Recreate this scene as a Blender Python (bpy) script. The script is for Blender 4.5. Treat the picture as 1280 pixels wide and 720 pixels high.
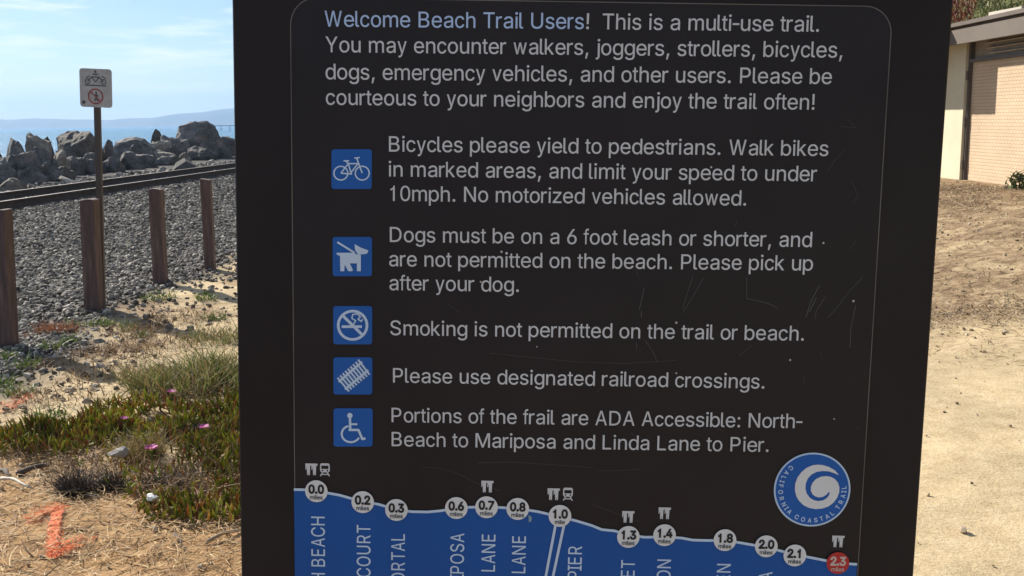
import bpy, bmesh, math, random
import numpy as np
from mathutils import Vector, Matrix, noise
from mathutils.geometry import delaunay_2d_cdt

for o in list(bpy.data.objects):
    bpy.data.objects.remove(o, do_unlink=True)
scene = bpy.context.scene
COL = scene.collection
rad = math.radians
random.seed(7)
RNG = np.random.default_rng(11)

# ------------------------------------------------------------------ camera
PITCH, ROLL, FPX = rad(9.38), rad(0.9), 1272.0
CAM = Vector((0, 0, 1.6))
_f = Vector((0, math.cos(PITCH), -math.sin(PITCH)))
_u0 = Vector((0, math.sin(PITCH), math.cos(PITCH)))
_r0 = Vector((1, 0, 0))
_r = math.cos(ROLL) * _r0 - math.sin(ROLL) * _u0
_u = math.cos(ROLL) * _u0 + math.sin(ROLL) * _r0
cam_data = bpy.data.cameras.new('camera')
cam_data.sensor_fit = 'HORIZONTAL'
cam_data.sensor_width = 36.0
cam_data.lens = 36.0 * FPX / 1280.0
cam_data.clip_start = 0.05
cam_data.clip_end = 20000
cam = bpy.data.objects.new('camera', cam_data)
cam.matrix_world = Matrix(((_r.x, _u.x, -_f.x, CAM.x), (_r.y, _u.y, -_f.y, CAM.y),
                           (_r.z, _u.z, -_f.z, CAM.z), (0, 0, 0, 1)))
COL.objects.link(cam)
scene.camera = cam

# ------------------------------------------------------------------ light
SUN_EL, SUN_AZ = rad(31.0), rad(-45.0)          # azimuth from +Y towards +X
SUN_DIR = Vector((math.sin(SUN_AZ) * math.cos(SUN_EL), math.cos(SUN_AZ) * math.cos(SUN_EL), math.sin(SUN_EL)))
sun_d = bpy.data.lights.new('sun', 'SUN')
sun_d.energy = 5.0
sun_d.angle = rad(0.53)
sun_d.color = (1.0, 0.93, 0.82)
sun = bpy.data.objects.new('sun', sun_d)
sun.rotation_euler = SUN_DIR.to_track_quat('Z', 'Y').to_euler()
sun.location = (0, 0, 60)
COL.objects.link(sun)

world = bpy.data.worlds.new('World')
scene.world = world
world.use_nodes = True
wn, wl = world.node_tree.nodes, world.node_tree.links
wn.clear()
w_out = wn.new('ShaderNodeOutputWorld')
w_bg = wn.new('ShaderNodeBackground')
w_bg.inputs['Strength'].default_value = 0.060
sky = wn.new('ShaderNodeTexSky')
sky.sky_type = 'NISHITA'
sky.sun_disc = False
sky.sun_elevation = SUN_EL
sky.sun_rotation = SUN_AZ
sky.air_density = 1.0
sky.dust_density = 0.2
sky.ozone_density = 3.0
# thin streaky clouds, part of the sky itself
w_tc = wn.new('ShaderNodeTexCoord')
w_map = wn.new('ShaderNodeMapping')
w_map.inputs['Scale'].default_value = (7.0, 7.0, 60.0)
w_noise = wn.new('ShaderNodeTexNoise')
w_noise.inputs['Scale'].default_value = 1.6
w_noise.inputs['Detail'].default_value = 6.0
w_noise.inputs['Roughness'].default_value = 0.55
w_ramp = wn.new('ShaderNodeValToRGB')
w_ramp.color_ramp.elements[0].position = 0.47
w_ramp.color_ramp.elements[0].color = (0, 0, 0, 1)
w_ramp.color_ramp.elements[1].position = 0.66
w_ramp.color_ramp.elements[1].color = (0.75, 0.75, 0.75, 1)
w_mix = wn.new('ShaderNodeMixRGB')
w_mix.inputs['Color2'].default_value = (11.5, 11.5, 11.5, 1)
wl.new(w_tc.outputs['Generated'], w_map.inputs['Vector'])
wl.new(w_map.outputs['Vector'], w_noise.inputs['Vector'])
wl.new(w_noise.outputs['Fac'], w_ramp.inputs['Fac'])
wl.new(w_ramp.outputs['Color'], w_mix.inputs['Fac'])
wl.new(sky.outputs['Color'], w_mix.inputs['Color1'])
w_tint = wn.new('ShaderNodeMixRGB')                 # the cool, clear blue of this sky
w_tint.blend_type = 'MULTIPLY'
w_tint.inputs['Fac'].default_value = 1.0
w_tint.inputs['Color2'].default_value = (0.95, 0.99, 1.05, 1)
wl.new(w_mix.outputs['Color'], w_tint.inputs['Color1'])
wl.new(w_tint.outputs['Color'], w_bg.inputs['Color'])
wl.new(w_bg.outputs['Background'], w_out.inputs['Surface'])

vs = scene.view_settings
scene.display_settings.display_device = 'sRGB'
vs.view_transform = 'Standard'
vs.look = 'None'
vs.gamma = 1.0
vs.use_curve_mapping = False
vs.exposure = 0.78
scene.cycles.max_bounces = 6
scene.cycles.volume_bounces = 0
scene.cycles.use_denoising = True
HAZE_DENSITY = 2.1e-4

# ------------------------------------------------------------------ helpers
def ray(px, py):
    return _f + _r * ((px - 640) / FPX) - _u * ((py - 360) / FPX)

def on_ground(px, py, z=0.0):
    d = ray(px, py)
    return CAM + d * ((z - CAM.z) / d.z)

def at_depth(px, py, y):
    d = ray(px, py)
    return CAM + d * (y / d.y)

def tag(o, label=None, cat=None, group=None, kind=None):
    if label: o['label'] = label
    if cat: o['category'] = cat
    if group: o['group'] = group
    if kind: o['kind'] = kind
    return o

def link(name, me, mat=None, parent=None):
    o = bpy.data.objects.new(name, me)
    COL.objects.link(o)
    if mat is not None and me is not None:
        me.materials.append(mat)
    if parent is not None:
        o.parent = parent
    return o

def empty(name, loc=(0, 0, 0), rotz=0.0):
    o = bpy.data.objects.new(name, None)
    o.empty_display_size = 0.1
    COL.objects.link(o)
    o.location = loc
    o.rotation_euler = (0, 0, rotz)
    return o

def np_mesh(name, verts, faces, smooth=False):
    """verts (n,3); faces (m,k) with k constant"""
    verts = np.asarray(verts, dtype=np.float32)
    faces = np.asarray(faces, dtype=np.int32)
    me = bpy.data.meshes.new(name)
    n, k = faces.shape
    me.vertices.add(len(verts))
    me.vertices.foreach_set('co', verts.ravel())
    me.loops.add(n * k)
    me.loops.foreach_set('vertex_index', faces.ravel())
    me.polygons.add(n)
    me.polygons.foreach_set('loop_start', np.arange(0, n * k, k, dtype=np.int32))
    me.update(calc_edges=True)
    me.polygons.foreach_set('use_smooth', np.full(n, smooth, dtype=bool))
    me.validate()
    return me

def bm_mesh(name, bm, smooth=False):
    bmesh.ops.recalc_face_normals(bm, faces=bm.faces)
    me = bpy.data.meshes.new(name)
    bm.to_mesh(me)
    bm.free()
    if smooth:
        for p in me.polygons: p.use_smooth = True
    return me

def box(bm, x0, x1, y0, y1, z0, z1, bevel=0.0, mat4=None, segs=2):
    g = bmesh.ops.create_cube(bm, size=1.0)
    vv = g['verts']
    for v in vv:
        v.co = Vector((x0 + (v.co.x + .5) * (x1 - x0), y0 + (v.co.y + .5) * (y1 - y0), z0 + (v.co.z + .5) * (z1 - z0)))
    if bevel > 0:
        es = list({e for v in vv for e in v.link_edges})
        r = bmesh.ops.bevel(bm, geom=es, offset=bevel, segments=segs, affect='EDGES', profile=0.6)
        vv = list({v for f in r['faces'] for v in f.verts} | {v for v in vv if v.is_valid})
    if mat4 is not None:
        bmesh.ops.transform(bm, matrix=mat4, verts=[v for v in vv if v.is_valid])
    return vv

def tube(bm, pts, radii, n=8, cap=True):
    rings = []
    pts = [Vector(p) for p in pts]
    for i, p in enumerate(pts):
        d = (pts[min(i + 1, len(pts) - 1)] - pts[max(i - 1, 0)]).normalized()
        a = d.orthogonal().normalized() if i == 0 else (a - d * a.dot(d)).normalized()
        b = d.cross(a)
        r = radii[i] if hasattr(radii, '__len__') else radii
        rings.append([bm.verts.new(p + (a * math.cos(t) + b * math.sin(t)) * r) for t in [2 * math.pi * k / n for k in range(n)]])
    for i in range(len(rings) - 1):
        for k in range(n):
            bm.faces.new((rings[i][k], rings[i][(k + 1) % n], rings[i + 1][(k + 1) % n], rings[i + 1][k]))
    if cap:
        bm.faces.new(rings[0][::-1]); bm.faces.new(rings[-1])

# ------------------------------------------------------------------ materials
def mat_new(name):
    m = bpy.data.materials.new(name)
    m.use_nodes = True
    nt = m.node_tree
    b = nt.nodes.get('Principled BSDF')
    return m, nt, b

def N(nt, kind, **kw):
    n = nt.nodes.new(kind)
    for k, v in kw.items():
        if k.startswith('_'): setattr(n, k[1:], v)
        else: n.inputs[k.replace('__', ' ')].default_value = v
    return n

def ramp(nt, src, stops):
    r = nt.nodes.new('ShaderNodeValToRGB')
    e = r.color_ramp.elements
    while len(e) < len(stops): e.new(0.5)
    for el, (p, c) in zip(e, stops):
        el.position = p
        el.color = (c[0], c[1], c[2], 1) if hasattr(c, '__len__') else (c, c, c, 1)
    nt.links.new(src, r.inputs['Fac'])
    return r.outputs['Color']

def mixc(nt, fac, a, b, mode='MIX'):
    m = nt.nodes.new('ShaderNodeMixRGB')
    m.blend_type = mode
    for s, v in (('Fac', fac), ('Color1', a), ('Color2', b)):
        if isinstance(v, (int, float)): m.inputs[s].default_value = v
        elif isinstance(v, tuple): m.inputs[s].default_value = (*v, 1)
        else: nt.links.new(v, m.inputs[s])
    return m.outputs['Color']

def coords(nt, which='Object', scale=(1, 1, 1)):
    tc = nt.nodes.new('ShaderNodeTexCoord')
    mp = nt.nodes.new('ShaderNodeMapping')
    mp.inputs['Scale'].default_value = scale
    nt.links.new(tc.outputs[which], mp.inputs['Vector'])
    return mp.outputs['Vector']

def noise_tex(nt, vec, scale, detail=4, rough=0.55):
    n = N(nt, 'ShaderNodeTexNoise', Scale=scale, Detail=detail, Roughness=rough)
    nt.links.new(vec, n.inputs['Vector'])
    return n.outputs['Fac']

def bump(nt, b, h, strength=0.3, dist=0.02):
    n = N(nt, 'ShaderNodeBump', Strength=strength, Distance=dist)
    nt.links.new(h, n.inputs['Height'])
    nt.links.new(n.outputs['Normal'], b.inputs['Normal'])

def simple(name, col, rough=0.6, var=0.12, scale=8.0, bstr=0.0, spec=0.5, metal=0.0, which='Object'):
    m, nt, b = mat_new(name)
    v = coords(nt, which)
    f = noise_tex(nt, v, scale, 5)
    lo = tuple(c * (1 - var) for c in col); hi = tuple(min(1, c * (1 + var)) for c in col)
    nt.links.new(ramp(nt, f, [(0.3, lo), (0.7, hi)]), b.inputs['Base Color'])
    b.inputs['Roughness'].default_value = rough
    b.inputs['Specular IOR Level'].default_value = spec
    b.inputs['Metallic'].default_value = metal
    if bstr: bump(nt, b, noise_tex(nt, v, scale * 6, 4), bstr, 0.01)
    return m

def island(name, stops, rough=0.6, trans=0.0, mul_noise=None):
    """colour varies piece by piece (each leaf, straw or stone)"""
    m, nt, b = mat_new(name)
    g = nt.nodes.new('ShaderNodeNewGeometry')
    c = ramp(nt, g.outputs['Random Per Island'], stops)
    if mul_noise:
        v = coords(nt, 'Object')
        c = mixc(nt, 1.0, c, ramp(nt, noise_tex(nt, v, mul_noise, 3), [(0.3, 0.55), (0.7, 1.25)]), 'MULTIPLY')
    nt.links.new(c, b.inputs['Base Color'])
    b.inputs['Roughness'].default_value = rough
    b.inputs['Specular IOR Level'].default_value = 0.3
    if trans:
        t = nt.nodes.new('ShaderNodeBsdfTranslucent')
        mx = nt.nodes.new('ShaderNodeMixShader'); mx.inputs[0].default_value = trans
        nt.links.new(c, t.inputs['Color'])
        nt.links.new(b.outputs[0], mx.inputs[1]); nt.links.new(t.outputs[0], mx.inputs[2])
        nt.links.new(mx.outputs[0], nt.nodes['Material Output'].inputs['Surface'])
    return m

# ------------------------------------------------------------------ ground
def sstep(a, b, x):
    t = np.clip((x - a) / (b - a), 0, 1)
    return t * t * (3 - 2 * t)

def track_x(y):                     # the near rail
    return -9.62 + 0.07 * (np.minimum(y, 90) - 19.2)

def wobble(x, y, s=1.0):
    return (np.sin(x * 1.7 * s + 1.3 * np.sin(y * 0.9 * s)) + np.sin(y * 2.3 * s + 1.7 * np.sin(x * 1.1 * s + 2)) ) * 0.5

def height(x, y):
    x = np.asarray(x, float); y = np.asarray(y, float)
    z = 0.5 * sstep(2.6, 6.9, x)
    z = z + 0.10 * np.exp(-((x - 5.0) / 1.2) ** 2 - ((y - 10.5) / 1.6) ** 2)
    z = z + 9.0 * sstep(10.8, 18.5, x) + 12 * sstep(18, 120, x)
    d = track_x(y) - x              # distance seaward of the near rail
    z = z + 0.05 * sstep(-4.6, -0.8, d) + 0.06 * sstep(2.6, 4.2, d) - 8.0 * sstep(7.0, 16.0, d)
    near = np.exp(-(x * x + (y - 6) ** 2) / 400.0)
    z = z + 0.018 * wobble(x, y, 1.0) * near + 0.010 * wobble(x + 3, y + 1, 2.9) * near
    return z

def axis(fine0, fine1, step, lo, hi, grow=1.22):
    a = list(np.arange(fine0, fine1, step))
    s = step
    while a[-1] < hi:
        s *= grow; a.append(a[-1] + s)
    s = step; b = [a[0]]
    while b[-1] > lo:
        s *= grow; b.append(b[-1] - s)
    return np.array(b[:0:-1] + a)

gx = axis(-5.0, 7.6, 0.06, -60, 400, 1.10)
gy = axis(2.6, 12.0, 0.06, -60, 6000, 1.09)
GX, GY = np.meshgrid(gx, gy)
GZ = height(GX, GY)
flat = np.stack([GX.ravel(), GY.ravel(), GZ.ravel()], 1)
nearm = (np.abs(flat[:, 0]) < 9) & (flat[:, 1] > 1.5) & (flat[:, 1] < 20)
for i in np.nonzero(nearm)[0]:
    p = flat[i]
    flat[i, 2] += 0.016 * noise.fractal(Vector((p[0] * 2.2, p[1] * 2.2, 0.3)), 1.0, 2.0, 4)
nx, ny = len(gx), len(gy)
idx = np.arange(nx * ny).reshape(ny, nx)
gf = np.stack([idx[:-1, :-1].ravel(), idx[:-1, 1:].ravel(), idx[1:, 1:].ravel(), idx[1:, :-1].ravel()], 1)
g_me = np_mesh('ground', flat, gf, True)

def gravel_edge(y):                 # x of the landward edge of the ballast
    return -3.36 + 0.50 * np.exp(-((y - 6.4) / 1.1) ** 2) + 0.10 * np.sin(y * 1.9) + 0.08 * np.sin(y * 5.3 + 1) + 0.03 * (y - 9)

def attr(me, name, vals):
    a = me.attributes.new(name, 'FLOAT', 'POINT')
    a.data.foreach_set('value', np.asarray(vals, dtype=np.float32))
fx, fy = flat[:, 0], flat[:, 1]
attr(g_me, 'gravel', sstep(-0.25, 0.3, gravel_edge(fy) - fx))
attr(g_me, 'litter', (1 - sstep(4.3, 5.2, fy + 0.25 * wobble(fx, fy, 2))) * (1 - sstep(-0.2, 0.9, fx)) )
patch = np.zeros(len(flat))
for i in np.nonzero((np.abs(fx) < 8) & (fy > 3) & (fy < 18))[0]:
    patch[i] = noise.fractal(Vector((fx[i] * 1.6, fy[i] * 1.1, 7.7)), 1.0, 2.0, 4)
attr(g_me, 'rough', np.clip(sstep(6.0, 8.0, fy + 0.9 * wobble(fx, fy, 0.8)) * sstep(1.0, 2.4, fx) + sstep(-0.22, 0.25, patch) * (1 - sstep(-0.6, 1.6, fx + 0.6 * wobble(fx, fy, 1.3))), 0, 1))
attr(g_me, 'slope', sstep(10.6, 11.4, fx))

m, nt, b = mat_new('ground_soil')
def A(name):
    n = nt.nodes.new('ShaderNodeAttribute'); n.attribute_name = name
    return n.outputs['Fac']
v = coords(nt, 'Object')
n1 = noise_tex(nt, v, 1.3, 6, 0.6); n2 = noise_tex(nt, v, 9, 6, 0.65); n3 = noise_tex(nt, v, 60, 4, 0.7)
sand = ramp(nt, n2, [(0.25, (0.45, 0.335, 0.185)), (0.55, (0.59, 0.460, 0.275)), (0.8, (0.66, 0.54, 0.35))])
sand = mixc(nt, 1.0, sand, ramp(nt, n3, [(0.25, 0.66), (0.5, 1.0), (0.8, 1.1)]), 'MULTIPLY')
sand = mixc(nt, 1.0, sand, ramp(nt, n1, [(0.3, 0.8), (0.6, 1.05)]), 'MULTIPLY')
brown = ramp(nt, n2, [(0.3, (0.13, 0.085, 0.048)), (0.5, (0.29, 0.20, 0.115)), (0.7, (0.44, 0.33, 0.20))])
brown = mixc(nt, 1.0, brown, ramp(nt, n3, [(0.25, 0.5), (0.5, 0.95), (0.8, 1.15)]), 'MULTIPLY')
n4 = noise_tex(nt, v, 2.1, 5, 0.6)
rmask = mixc(nt, 1.0, A('rough'), ramp(nt, n4, [(0.32, 0.2), (0.48, 1.0)]), 'MULTIPLY')
c = mixc(nt, rmask, sand, brown)
lit = ramp(nt, n2, [(0.3, (0.20, 0.11, 0.05)), (0.6, (0.44, 0.27, 0.125)), (0.8, (0.55, 0.37, 0.19))])
c = mixc(nt, A('litter'), c, lit)
vor = N(nt, 'ShaderNodeTexVoronoi', Scale=24.0); nt.links.new(v, vor.inputs['Vector'])
grv = mixc(nt, 1.0, ramp(nt, vor.outputs['Color'], [(0.0, (0.05, 0.046, 0.042)), (1.0, (0.20, 0.19, 0.175))]),
           ramp(nt, vor.outputs['Distance'], [(0.2, 1.0), (0.6, 0.35)]), 'MULTIPLY')
c = mixc(nt, A('slope'), c, mixc(nt, 1.0, (0.10, 0.105, 0.04), ramp(nt, n2, [(0.3, 0.5), (0.7, 1.3)]), 'MULTIPLY'))
c = mixc(nt, A('gravel'), c, grv)
nt.links.new(c, b.inputs['Base Color'])
b.inputs['Roughness'].default_value = 0.95
b.inputs['Specular IOR Level'].default_value = 0.15
hh = mixc(nt, 0.5, n3, n2)
bump(nt, b, hh, 0.55, 0.02)
tag(link('ground', g_me, m), kind='structure')
GLYPHS = {
'!':(387,'134,315 125,1000 261,1000 252,315|194,-9 170,-6 149,3 131,17 116,36 107,57 104,81 107,104 116,125 131,144 149,158 170,167 194,170 218,167 239,158 257,144 272,125 280,104 283,81 280,57 272,36 257,17 239,3 218,-6'),
',':(387,'96,-235 155,140 291,140 188,-235'),
'-':(464,'445,481 445,369 19,369 19,481'),
'.':(387,'194,-9 170,-6 149,3 130,17 115,36 107,57 104,81 107,104 115,126 130,144 149,159 170,168 194,170 217,168 239,159 257,144 272,126 281,104 284,81 281,57 272,36 257,17 239,3 217,-6'),
'0':(774,'388,-13 321,-7 260,14 207,47 161,94 123,152 93,223 72,305 59,397 54,499 59,602 72,694 94,776 124,847 162,906 208,952 261,986 321,1007 388,1013 454,1007 514,986 567,952 613,906 651,847 681,776 703,694 716,602 720,499 716,397 703,305 681,223 651,152 613,94 568,47 514,14 454,-7|388,97 431,103 471,118 506,145 536,181 561,227 580,283 594,347 603,419 606,499 603,581 594,653 580,717 561,773 536,819 506,855 471,882 431,898 388,903 343,898 304,882 269,855 239,819 214,773 194,717 180,653 172,581 169,499 172,419 180,347 194,283 214,227 239,181 269,145 304,118 343,103'),
'1':(774,'330,0 330,770 250,715 160,680 160,790 270,830 345,905 365,1000 450,1000 450,0'),
'2':(774,'67,0 67,93 402,450 497,555 519,585 538,614 553,642 563,670 569,700 571,730 569,764 560,795 547,823 528,847 505,867 479,883 449,894 416,901 381,903 344,901 311,893 280,880 254,862 232,839 215,813 202,782 194,749 192,711 71,711 75,769 89,822 111,869 142,912 179,947 223,976 273,997 326,1009 384,1013 442,1009 495,997 543,976 586,948 622,915 652,875 673,831 687,783 691,732 689,695 682,660 671,624 655,588 632,550 602,508 467,353 242,119 242,111 707,111 707,0'),
'3':(774,'386,-13 329,-10 275,1 224,19 178,44 138,75 105,113 79,156 62,205 54,259 179,259 185,226 196,197 212,171 233,149 257,131 286,116 317,106 351,100 388,98 426,100 462,108 495,119 525,136 550,157 571,183 586,212 595,246 598,285 596,320 587,354 573,386 553,414 527,439 495,459 455,474 408,484 354,487 270,487 270,588 520,881 520,889 104,889 104,1000 681,1000 681,905 374,547 374,568 442,570 504,562 559,542 606,514 646,479 678,437 702,390 716,339 720,285 715,229 701,177 677,130 645,88 606,53 559,24 507,3 449,-9'),
'4':(774,'54,207 54,311 424,1000 538,1000 177,326 177,319 720,319 720,207|486,0 486,238 486,287 486,624 595,624 595,0'),
'5':(774,'379,-13 322,-10 268,2 219,22 176,48 138,80 107,118 83,161 68,207 62,256 185,256 190,227 200,200 215,175 235,153 258,134 285,118 314,107 346,100 379,98 418,101 454,111 487,127 517,148 541,174 562,205 577,240 586,278 589,319 585,360 576,399 561,435 540,466 514,493 484,515 450,531 413,541 372,544 339,542 306,537 273,528 243,515 217,500 196,483 76,497 133,1000 664,1000 664,889 240,889 207,593 212,593 236,611 263,626 293,639 326,648 360,654 395,656 440,653 482,645 522,631 559,612 592,589 622,561 649,529 671,493 689,454 702,412 710,368 713,321 708,259 693,201 669,149 637,102 598,62 551,30 498,6 441,-9'),
'6':(774,'388,-13 328,-9 273,5 222,29 177,61 140,100 109,146 86,199 72,256 67,318 71,367 82,417 99,470 126,527 164,594 212,669 439,1000 575,1000 239,513 228,513 239,532 252,549 267,565 285,580 305,593 327,603 351,611 377,616 404,617 463,613 516,600 563,579 605,550 640,514 669,471 690,423 703,368 707,309 702,249 688,193 665,143 634,98 596,59 552,28 502,5 447,-9|388,95 425,98 459,108 490,123 518,144 541,169 560,199 575,233 583,269 586,309 583,349 575,386 560,419 541,449 518,474 490,494 459,509 425,518 388,521 350,518 316,510 284,495 256,474 233,450 214,420 200,387 191,351 188,311 191,271 200,234 214,200 233,170 256,144 284,123 316,108 350,98'),
'7':(774,'133,0 578,881 578,889 64,889 64,1000 710,1000 710,882 266,0'),
'8':(774,'387,-13 324,-9 266,3 214,22 168,49 128,82 97,121 73,166 59,214 54,266 57,307 65,346 79,384 98,418 121,448 148,474 178,495 211,511 246,520 246,525 202,542 164,569 132,605 108,648 94,696 89,748 94,797 106,842 128,884 157,921 192,953 233,979 280,998 332,1010 387,1013 442,1010 493,998 539,979 581,953 616,921 645,884 666,842 679,797 684,748 679,696 665,649 641,605 610,569 572,542 529,525 529,520 563,511 595,495 625,474 652,448 675,418 694,384 709,346 717,307 720,266 715,214 701,166 677,121 645,82 606,49 560,22 507,3 450,-9|387,97 428,99 465,106 499,118 528,135 552,155 572,180 586,208 595,239 598,272 595,308 585,341 570,371 550,397 525,420 495,438 462,452 426,460 387,462 348,460 311,452 278,438 248,420 223,397 203,371 188,341 178,308 175,272 178,239 187,208 201,180 221,155 245,135 274,118 308,106 346,99|387,569 420,571 451,579 478,590 503,606 524,626 541,650 554,677 562,706 564,738 562,770 555,800 542,826 526,849 505,868 480,884 452,895 421,902 387,904 353,902 322,895 294,884 269,868 248,849 231,826 219,800 211,770 209,738 211,706 219,677 231,650 248,626 269,606 294,590 323,579 354,571'),
'9':(774,'387,1013 447,1009 502,995 552,971 597,939 635,900 666,854 689,801 702,744 707,682 703,633 693,583 675,530 648,473 611,406 562,331 337,0 199,0 535,487 547,487 536,468 523,451 508,435 490,420 469,407 447,397 423,389 398,384 371,383 313,387 260,400 212,421 170,450 134,486 106,529 84,577 72,632 67,691 72,752 86,807 109,858 140,903 178,941 223,972 273,995 328,1009|387,905 350,902 316,892 285,877 257,856 234,831 214,801 200,767 192,731 189,691 192,651 200,614 214,581 234,551 257,526 285,506 316,491 350,482 387,479 424,482 459,490 490,505 518,526 542,550 561,580 575,613 583,649 586,689 583,729 575,766 561,800 542,830 518,856 491,877 459,892 425,902'),
':':(387,'194,-9 170,-6 149,3 130,17 115,36 107,57 104,81 107,104 115,126 130,144 149,159 170,168 194,170 217,168 239,159 257,144 272,126 281,104 284,81 281,57 272,36 257,17 239,3 217,-6|194,532 170,535 149,544 130,558 115,577 107,598 104,621 107,645 115,667 130,685 149,700 170,709 194,711 217,709 239,700 257,685 272,667 281,645 284,621 281,598 272,577 257,558 239,544 217,535'),
'A':(929,'65,0 396,1000 530,1000 864,0 742,0 549,595 508,732 451,940 474,940 417,729 377,595 188,0|232,279 232,391 697,391 697,279'),
'B':(929,'113,0 113,1000 469,1000 534,996 591,984 641,964 683,938 717,906 743,869 762,827 773,783 777,735 775,695 767,660 755,629 738,603 718,581 695,562 669,547 642,534 613,524 613,515 646,510 677,499 708,483 738,460 763,432 786,399 803,361 813,317 816,268 812,219 801,173 781,131 754,94 717,62 672,35 617,16 553,4 479,0|240,112 476,112 546,117 602,132 643,157 671,189 688,226 693,268 691,301 682,332 668,361 648,388 624,410 595,429 562,443 524,451 483,454 240,454|240,561 462,561 498,563 531,570 561,582 588,598 611,618 630,642 644,669 652,699 655,732 650,773 635,811 609,843 573,868 525,883 466,888 240,888'),
'C':(1006,'524,-13 441,-6 364,14 294,49 231,96 179,156 135,227 103,308 84,399 78,499 84,600 103,691 135,773 179,844 231,903 294,951 364,986 441,1006 524,1013 574,1011 621,1004 667,991 711,974 751,952 789,926 823,896 853,861 879,822 900,780 917,734 928,685 801,685 792,718 779,748 764,776 745,800 724,822 701,842 675,859 648,872 618,883 588,890 556,894 524,896 465,891 410,875 359,850 314,814 276,769 244,715 221,652 206,580 202,499 207,419 221,347 244,284 276,230 315,185 360,150 410,124 465,109 524,104 556,106 588,110 618,118 648,128 675,142 701,158 724,178 745,200 764,225 779,252 792,283 801,315 928,315 917,266 901,220 879,178 853,140 823,105 789,74 752,48 711,26 668,9 622,-3 574,-11'),
'D':(1006,'420,0 179,0 179,112 412,112 489,117 557,133 615,159 664,194 704,239 735,293 757,355 770,425 775,502 770,578 757,647 735,709 705,762 666,806 618,842 562,867 497,883 424,888 173,888 173,1000 433,1000 526,993 609,973 683,940 747,895 800,838 842,769 873,689 891,601 897,502 891,403 873,313 842,233 799,164 745,106 679,60 603,27 517,7|235,1000 235,0 108,0 108,1000'),
'E':(929,'155,0 155,1000 769,1000 769,888 282,888 282,562 735,562 735,450 282,450 282,112 774,112 774,0'),
'F':(851,'122,0 122,1000 729,1000 729,888 249,888 249,547 684,547 684,435 249,435 249,0'),
'H':(1006,'113,0 113,1000 240,1000 240,568 766,568 766,1000 893,1000 893,0 766,0 766,456 240,456 240,0'),
'I':(387,'-41,0 -41,112 131,112 131,888 -41,888 -41,1000 428,1000 428,888 257,888 257,112 428,112 428,0'),
'J':(696,'349,-13 266,-5 194,21 133,64 87,124 59,197 50,286 50,340 177,340 177,286 182,229 198,183 224,146 259,119 300,103 349,98 397,103 438,119 472,146 498,183 514,229 519,286 519,1000 646,1000 646,286 637,197 609,124 563,64 503,21 431,-5'),
'L':(774,'91,0 91,1000 218,1000 218,112 683,112 683,0'),
'M':(1160,'81,0 81,1000 261,1000 508,368 528,312 551,241 575,165 595,96 567,96 588,162 612,238 635,311 656,368 899,1000 1079,1000 1079,0 954,0 954,572 954,643 956,725 958,812 960,899 971,899 941,805 910,713 882,633 859,572 635,0 525,0 298,572 276,631 248,710 217,801 183,899 197,899 199,818 201,731 202,646 203,572 203,0'),
'N':(1006,'106,0 106,1000 256,1000 663,359 701,296 750,210 802,108 784,105 776,213 773,309 772,383 772,1000 899,1000 899,0 749,0 386,570 337,650 279,749 200,889 223,892 229,754 233,645 234,572 234,0'),
'O':(1084,'542,-13 460,-6 383,14 313,49 251,96 198,156 155,227 123,308 103,399 97,499 103,600 123,691 155,773 198,844 251,903 313,951 383,986 460,1006 542,1013 625,1006 702,986 772,951 834,903 886,844 929,773 961,691 980,600 987,499 980,399 961,308 929,227 886,156 834,96 772,49 702,14 625,-6|542,104 600,109 654,124 705,149 750,184 788,229 820,283 844,347 858,419 863,499 858,581 844,653 820,717 788,771 750,816 705,851 654,876 600,891 542,896 484,891 430,876 380,850 334,815 296,770 264,716 240,653 226,580 221,499 226,419 240,347 264,284 296,229 334,185 380,150 430,124 484,109'),
'P':(929,'122,0 122,1000 466,1000 539,995 602,981 657,958 703,927 741,889 770,845 791,795 803,741 807,683 803,626 791,572 770,522 741,477 703,439 657,407 602,384 539,370 466,365 219,365 219,477 461,477 510,479 552,488 588,503 617,523 641,548 658,577 671,610 678,645 681,683 678,722 671,757 658,789 641,818 617,842 587,862 552,877 509,886 460,889 249,889 249,0'),
'R':(1006,'141,0 141,1000 487,1000 560,996 623,982 678,960 724,931 762,894 791,851 811,803 824,750 828,692 824,634 811,582 791,534 762,491 724,456 678,427 623,406 559,393 487,389 213,389 213,501 482,501 531,504 573,512 608,524 638,542 661,564 679,591 692,621 699,655 702,692 699,730 692,765 679,796 661,823 638,846 608,864 572,878 530,886 481,889 268,889 268,0|717,0 476,450 619,450 864,0'),
'S':(929,'465,-17 396,-13 333,-2 276,18 227,45 185,78 151,118 125,163 109,214 101,268 231,268 237,232 250,200 268,172 292,149 320,130 353,115 388,105 426,99 465,97 509,99 550,106 588,118 621,135 650,156 673,181 691,209 701,240 705,274 702,304 693,330 678,352 659,371 635,387 607,402 507,437 387,470 310,497 246,529 195,568 158,615 135,670 128,732 133,786 148,836 173,880 207,919 248,952 296,979 350,998 409,1010 472,1013 535,1010 594,998 647,978 694,952 734,920 767,882 792,839 807,793 813,743 689,743 677,789 654,828 620,860 576,883 525,897 468,901 427,899 389,892 354,880 324,864 299,845 279,822 264,796 255,768 252,738 255,706 266,679 283,656 305,636 330,619 358,606 443,577 545,549 638,518 670,504 701,487 731,467 758,444 781,418 801,388 816,354 825,316 828,272 823,220 809,170 785,125 752,84 711,49 661,21 603,0 538,-13'),
'T':(851,'60,888 60,1000 791,1000 791,888 487,888 487,0 365,0 365,888'),
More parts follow.
